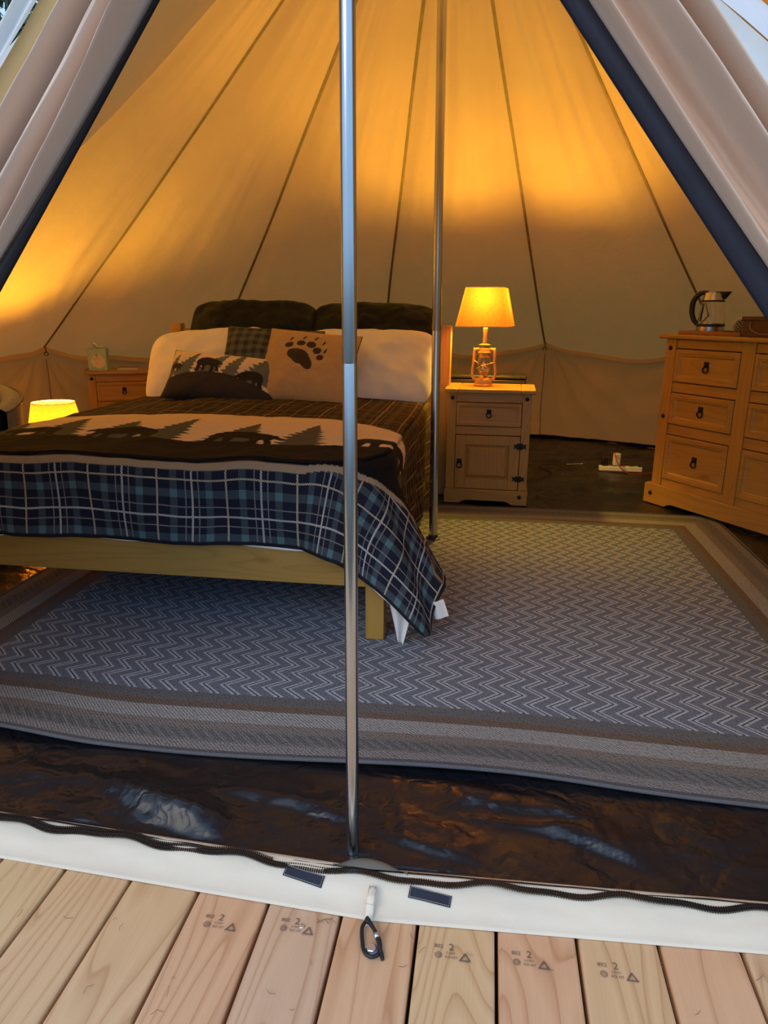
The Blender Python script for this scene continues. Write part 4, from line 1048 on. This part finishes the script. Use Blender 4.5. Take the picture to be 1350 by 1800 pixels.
# ================================================================== lamps
def lamp_light(e_, z, power):
    ld = bpy.data.lights.new('lamp_bulb_light', 'POINT'); ld.energy = power; ld.color = (1, .60, .06); ld.shadow_soft_size = .03
    lo = bpy.data.objects.new('lamp_bulb_light', ld); COL.objects.link(lo); lo.parent = e_; lo.location = (0, 0, z)
p = (.205, 3.02, .678)
lm = empty('table_lamp', p, 0, 'table lamp with a copper hurricane lantern base and glowing linen shade, on the right nightstand', 'lamp')
L = lambda mb, n_, mt_='copper', sm=50, bv=0: mb.build(n_, mt_, lm, sm, bv)
tank = L(MB().lathe([(.052, 0), (.054, .003), (.054, .009), (.050, .012), (.050, .038), (.046, .043), (.022, .050), (.018, .050)], (0, 0, 0), 32), 'fuel_tank')
L(MB().lathe([(.018, .050), (.022, .055), (.022, .070), (.030, .078), (.033, .082), (.0, .084)], (0, 0, 0), 24), 'burner')
cap = MB().lathe([(0, 0), (.011, 0), (.013, .003), (.011, .008), (0, .009)], (0, 0, 0), 16, Matrix.Translation((-.006, -.046, .050))@Matrix.Rotation(rad(70), 4, 'X')); L(cap, 'filler_cap')
L(MB().lathe([(.030, .083), (.036, .090), (.043, .112), (.042, .135), (.036, .158), (.033, .162), (.0315, .160), (.034, .156), (.040, .134), (.041, .112), (.034, .092)], (0, 0, 0), 32), 'glass_globe', 'glass')
L(MB().lathe([(0, .092), (.009, .094), (.013, .112), (.009, .130), (.004, .150), (0, .152)], (0, 0, 0), 16), 'flame_bulb', 'wick')
L(MB().lathe([(.030, .161), (.034, .163), (.034, .167), (.030, .168), (.030, .186), (.038, .188), (.040, .192), (.034, .196), (.031, .197), (.031, .208), (.028, .214), (.020, .218), (.020, .226), (.034, .230), (.035, .234), (.016, .240), (0, .240)], (0, 0, 0), 32), 'chimney')
for s_ in (-1, 1):
    L(MB().tube(smooth_path([(s_*.045, 0, .038), (s_*.062, 0, .050), (s_*.066, 0, .085), (s_*.060, 0, .130), (s_*.058, 0, .185), (s_*.050, 0, .205), (s_*.030, 0, .208)]), .0088, 10), 'side_tube')
    L(MB().lathe([(.004, 0), (.006, .006), (.003, .018), (0, .020)], (s_*.060, 0, .198), 10), 'bail_ear')
L(MB().tube([(-.055, -.012, .145), (-.005, -.044, .118), (.055, -.012, .135)], .0016, 6).tube([(-.040, -.03, .100), (.0, -.044, .122), (.036, -.032, .098)], .0016, 6), 'wire_guard', 'brass')
L(MB().lathe([(.012, .240), (.012, .302), (.014, .303), (.014, .318), (.006, .320), (0, .320)], (0, 0, 0), 20), 'neck', 'brass')
def prism_shade(mb, w0, w1, z0, z1, inset):      # open square shade with chamfered corners, double-walled
    def ring(w_, z, o_): 
        a = w_/2-o_; c = a*inset; return [(a-c, -a, z), (a, -a+c, z), (a, a-c, z), (a-c, a, z), (-a+c, a, z), (-a, a-c, z), (-a, -a+c, z), (-a+c, -a, z)]
    vs = ring(w0, z0, 0)+ring(w1, z1, 0)
    mb.add(vs, [(j, (j+1) % 8, 8+(j+1) % 8, 8+j) for j in range(8)]); return ring
shd = MB(); rg = prism_shade(shd, .305, .215, .335, .548, .10)
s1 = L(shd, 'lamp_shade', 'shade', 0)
for (w_, z) in ((.306, .336), (.216, .547)):
    q = [Vector(v) for v in rg(w_, z, 0)]; L(MB().tube(q+[q[0]], .0028, 6), 'shade_trim', 'cream_print')
L(MB().tube([(0, 0, .32), (0, 0, .36)], .013, 12), 'socket', 'porcelain')
L(MB().lathe([(0, .36), (.013, .362), (.028, .395), (.026, .42), (0, .432)], (0, 0, 0), 20), 'bulb', 'bulb')
L(MB().tube([(-.09, 0, .54), (.09, 0, .54)], .0018, 6).tube([(0, -.09, .54), (0, .09, .54)], .0018, 6).tube([(0.02, 0, .54), (.032, 0, .45), (.025, 0, .36)], .0015, 6).tube([(-.02, 0, .54), (-.032, 0, .45), (-.025, 0, .36)], .0015, 6), 'shade_carrier', 'brass')
lm.rotation_euler.z = rad(-7)
lamp_light(lm, .475, 52)
# left lamp, standing low beside the bed
lm = empty('table_lamp', (-2.10, 2.36, .015), 0, 'low glowing lamp with round linen shade beyond the left side of the bed', 'lamp')
L(MB().lathe([(.07, 0), (.075, .008), (.05, .02), (.02, .05), (.035, .12), (.055, .20), (.05, .28), (.02, .34), (.012, .36), (.012, .40), (0, .40)], (0, 0, 0), 28), 'lamp_base', 'copper')
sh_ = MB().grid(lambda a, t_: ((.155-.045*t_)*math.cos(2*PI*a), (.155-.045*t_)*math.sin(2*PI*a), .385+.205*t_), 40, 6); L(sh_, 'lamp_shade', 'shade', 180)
L(MB().torus((0, 0, .590), .110, .0025, 'Z', 40, 6).torus((0, 0, .385), .155, .0025, 'Z', 40, 6), 'shade_trim', 'cream_print')
L(MB().lathe([(0, .40), (.013, .402), (.028, .435), (.026, .46), (0, .472)], (0, 0, 0), 20), 'bulb', 'bulb')
L(MB().tube([(-.108, 0, .585), (.108, 0, .585)], .0018, 6).tube([(0, -.108, .585), (0, .108, .585)], .0018, 6), 'shade_carrier', 'brass')
lamp_light(lm, .50, 50)

# ================================================================== small things
lnM = Matrix.Translation((-2.52, 3.42, .013+.664))@Matrix.Rotation(rad(27), 4, 'Z')
q = lnM@Vector((.085, .125, 0))
tb = empty('tissue_box', q, rad(20), 'mint green cube box of tissues on the left nightstand', 'tissue box')
MB().box(-.062, .062, -.062, .062, 0, .150).build('carton', 'tissue_box', tb, 30, .002)
MB().prism([(.005+.046*math.cos(2*PI*i/20)*(1+.12*math.sin(i*2.1)), .062+.045*math.sin(2*PI*i/20)*(1+.1*math.cos(i*1.7))) for i in range(20)], -.0628, -.0620).build('printed_oval', 'cream_print', tb, 0)
ink = MB()
for zz, ww in ((.082, .056), (.072, .036), (.050, .022)):
    x = -ww/2
    while x < ww/2-.003: 
        l = random.uniform(.002, .006); ink.box(x, x+l, -.0634, -.0630, zz, zz+.0022); x += l+.0018
ink.add([(-.008, -.0634, .104), (-.002, -.0634, .098), (.003, -.0634, .108), (-.004, -.0634, .112)], [(0, 1, 2, 3)]); ink.add([(-.002, -.0634, .088), (.004, -.0634, .092), (.0, -.0634, .100)], [(0, 1, 2)])
ink.build('printed_text', 'ink', tb, 0)
random.seed(5)
MB().grid(lambda a, t_: (.035*(a-.5)*2, .010*math.sin(a*9)+.012*math.sin(t_*5+a*4), .148+t_*(.030+.012*math.sin(a*7))), 24, 8).build('tissue', 'tissue', tb, 180)
q = lnM@Vector((.285, .11, 0))
bk = empty('paperback_book', q, rad(10), 'small paperback book lying on the left nightstand beside the tissue box', 'book')
MB().box(-.070, .070, -.050, .050, .001, .017).build('pages', 'paper', bk, 30); MB().box(-.072, .072, -.052, .052, .017, .0185).box(-.072, .072, -.052, .052, 0, .001).build('book_cover', 'cover', bk, 30)
# black case behind the right nightstand
bc = empty('black_case', (.235, 3.40, .012), rad(0), 'black flat-topped case standing behind the right nightstand', 'case')
MB().box(-.26, .23, -.10, .10, .0, .680).build('case_body', 'black_plastic', bc, 30, .01); MB().box(-.265, .235, -.105, .105, .680, .702).build('case_lid', 'black_plastic', bc, 30, .006)
# armchair at the far left
ac = empty('armchair', (-2.24, 1.66, .014), rad(35), 'grey tub armchair with dark piping at the left wall, chrome feet', 'armchair')
def tub(a, t_, ri, zt=.735, zb=.14):
    q = rad(-35+250*a); z = zb+(zt-zb)*t_-.10*(1-math.sin(PI*a))*t_; r_ = ri+.03*t_
    return Vector((r_*math.cos(q), r_*.95*math.sin(q), z))
sh_ = MB().grid(lambda a, t_: tub(a, t_, .34), 50, 12).grid(lambda a, t_: tub(a, 1, .34).lerp(tub(a, 1, .25), t_)+Vector((0, 0, .018*math.sin(PI*t_))), 50, 6).grid(lambda a, t_: tub(a, 1-t_, .25), 50, 12)
sh_.build('backrest', 'chair', ac, 60, fixn=True)
MB().tube([tub(i/60, 1, .342)+Vector((0, 0, .002)) for i in range(61)], .006, 8).tube([tub(i/60, 1, .252)+Vector((0, 0, .002)) for i in range(61)], .006, 8).build('piping', 'chair_pipe', ac, 60)
MB().lathe([(0, .16), (.24, .16), (.26, .20), (.26, .38), (.23, .43), (0, .44)], (0, 0, 0), 32).build('seat_cushion', 'chair', ac, 50)
for q in (45, 135, 225, 315): MB().lathe([(.014, 0), (.016, .004), (.018, .16)], (.2*math.cos(rad(q)), .2*math.sin(rad(q)), 0), 14).build('leg', 'steel', ac, 50)
# extension lead behind the chest
ps = empty('power_strip', (1.18, 3.86, .022), rad(-1), 'white power strip lying on the black groundsheet between nightstand and chest', 'power strip')
MB().box(-.145, .145, -.026, .026, 0, .034).build('strip_body', 'white_plastic', ps, 30, .005)
sk = MB()
for i in range(4): sk.lathe([(.018, .0341), (.018, .0350), (.015, .0352), (.015, .0345), (0, .0344)], (-.105+i*.06, 0, 0), 16)
sk.build('sockets', 'grey_cable', ps, 40)
MB().box(.118, .136, -.010, .010, .034, .040).build('switch', 'black_plastic', ps, 30)
for nm, lb, x, mt_, h in (('plug_adapter', 'white plug adapter in the power strip', -.03, 'white_plastic', .09), ('plug_adapter', 'dark plug adapter at the left end of the power strip', -.11, 'black_plastic', .06)):
    a = empty(nm, (1.18+x, 3.86, .057), rad(12), lb, 'plug', 'plugs in the power strip')
    MB().box(-.022, .022, -.02, .02, .004, h).build('plug_body', mt_, a, 30, .005); MB().tube([(-.008, 0, -.002), (-.008, 0, .006)], .003, 8).tube([(.008, 0, -.002), (.008, 0, .006)], .003, 8).build('plug_pins', 'steel', a, 40)
cb_ = MB().tube(smooth_path([(1.135, 3.84, .13), (1.12, 3.80, .16), (1.14, 3.76, .10), (1.20, 3.75, .035), (1.30, 3.77, .024), (1.42, 3.83, .024), (1.60, 3.86, .024)]), .0042, 8)
tag(cb_.build('red_cord', 'red_cable', None, 180), 'thin red cord looping from the plug over the power strip to the chest', 'cord')
cb_ = MB().tube(smooth_path([(.60, 3.50, .02), (.70, 3.72, .022), (.62, 3.90, .026), (.74, 4.0, .022), (.92, 3.93, .026), (1.07, 3.87, .06)]), .003, 7)
tag(cb_.build('power_cable', 'black_plastic', None, 180), 'thin black cord wandering over the groundsheet behind the nightstand', 'cord')
sw = empty('cotton_swab', (.885, 4.0, .032), rad(18), 'cotton swab lying on the black groundsheet left of the power strip', 'swab')
MB().tube([(-.05, 0, 0), (.05, 0, 0)], .0016, 6).build('stick', 'white_plastic', sw, 60)
for s_ in (-1, 1): MB().tube([(s_*.045, 0, 0), (s_*.050, 0, 0), (s_*.058, 0, 0), (s_*.062, 0, 0)], [.002, .004, .0045, .001], 8).build('cotton_tip', 'white', sw, 60)
# quilt care label
q0 = drape(QX1-.012, QY0+.20)
ct = MB().grid(lambda a, t_: Vector(q0)+Vector((-.015+.045*a+.020*t_, -.006*math.sin(a*5)-.01, -.005-.060*t_+.012*a)), 8, 10).build('care_label', 'white', quilt, 180)
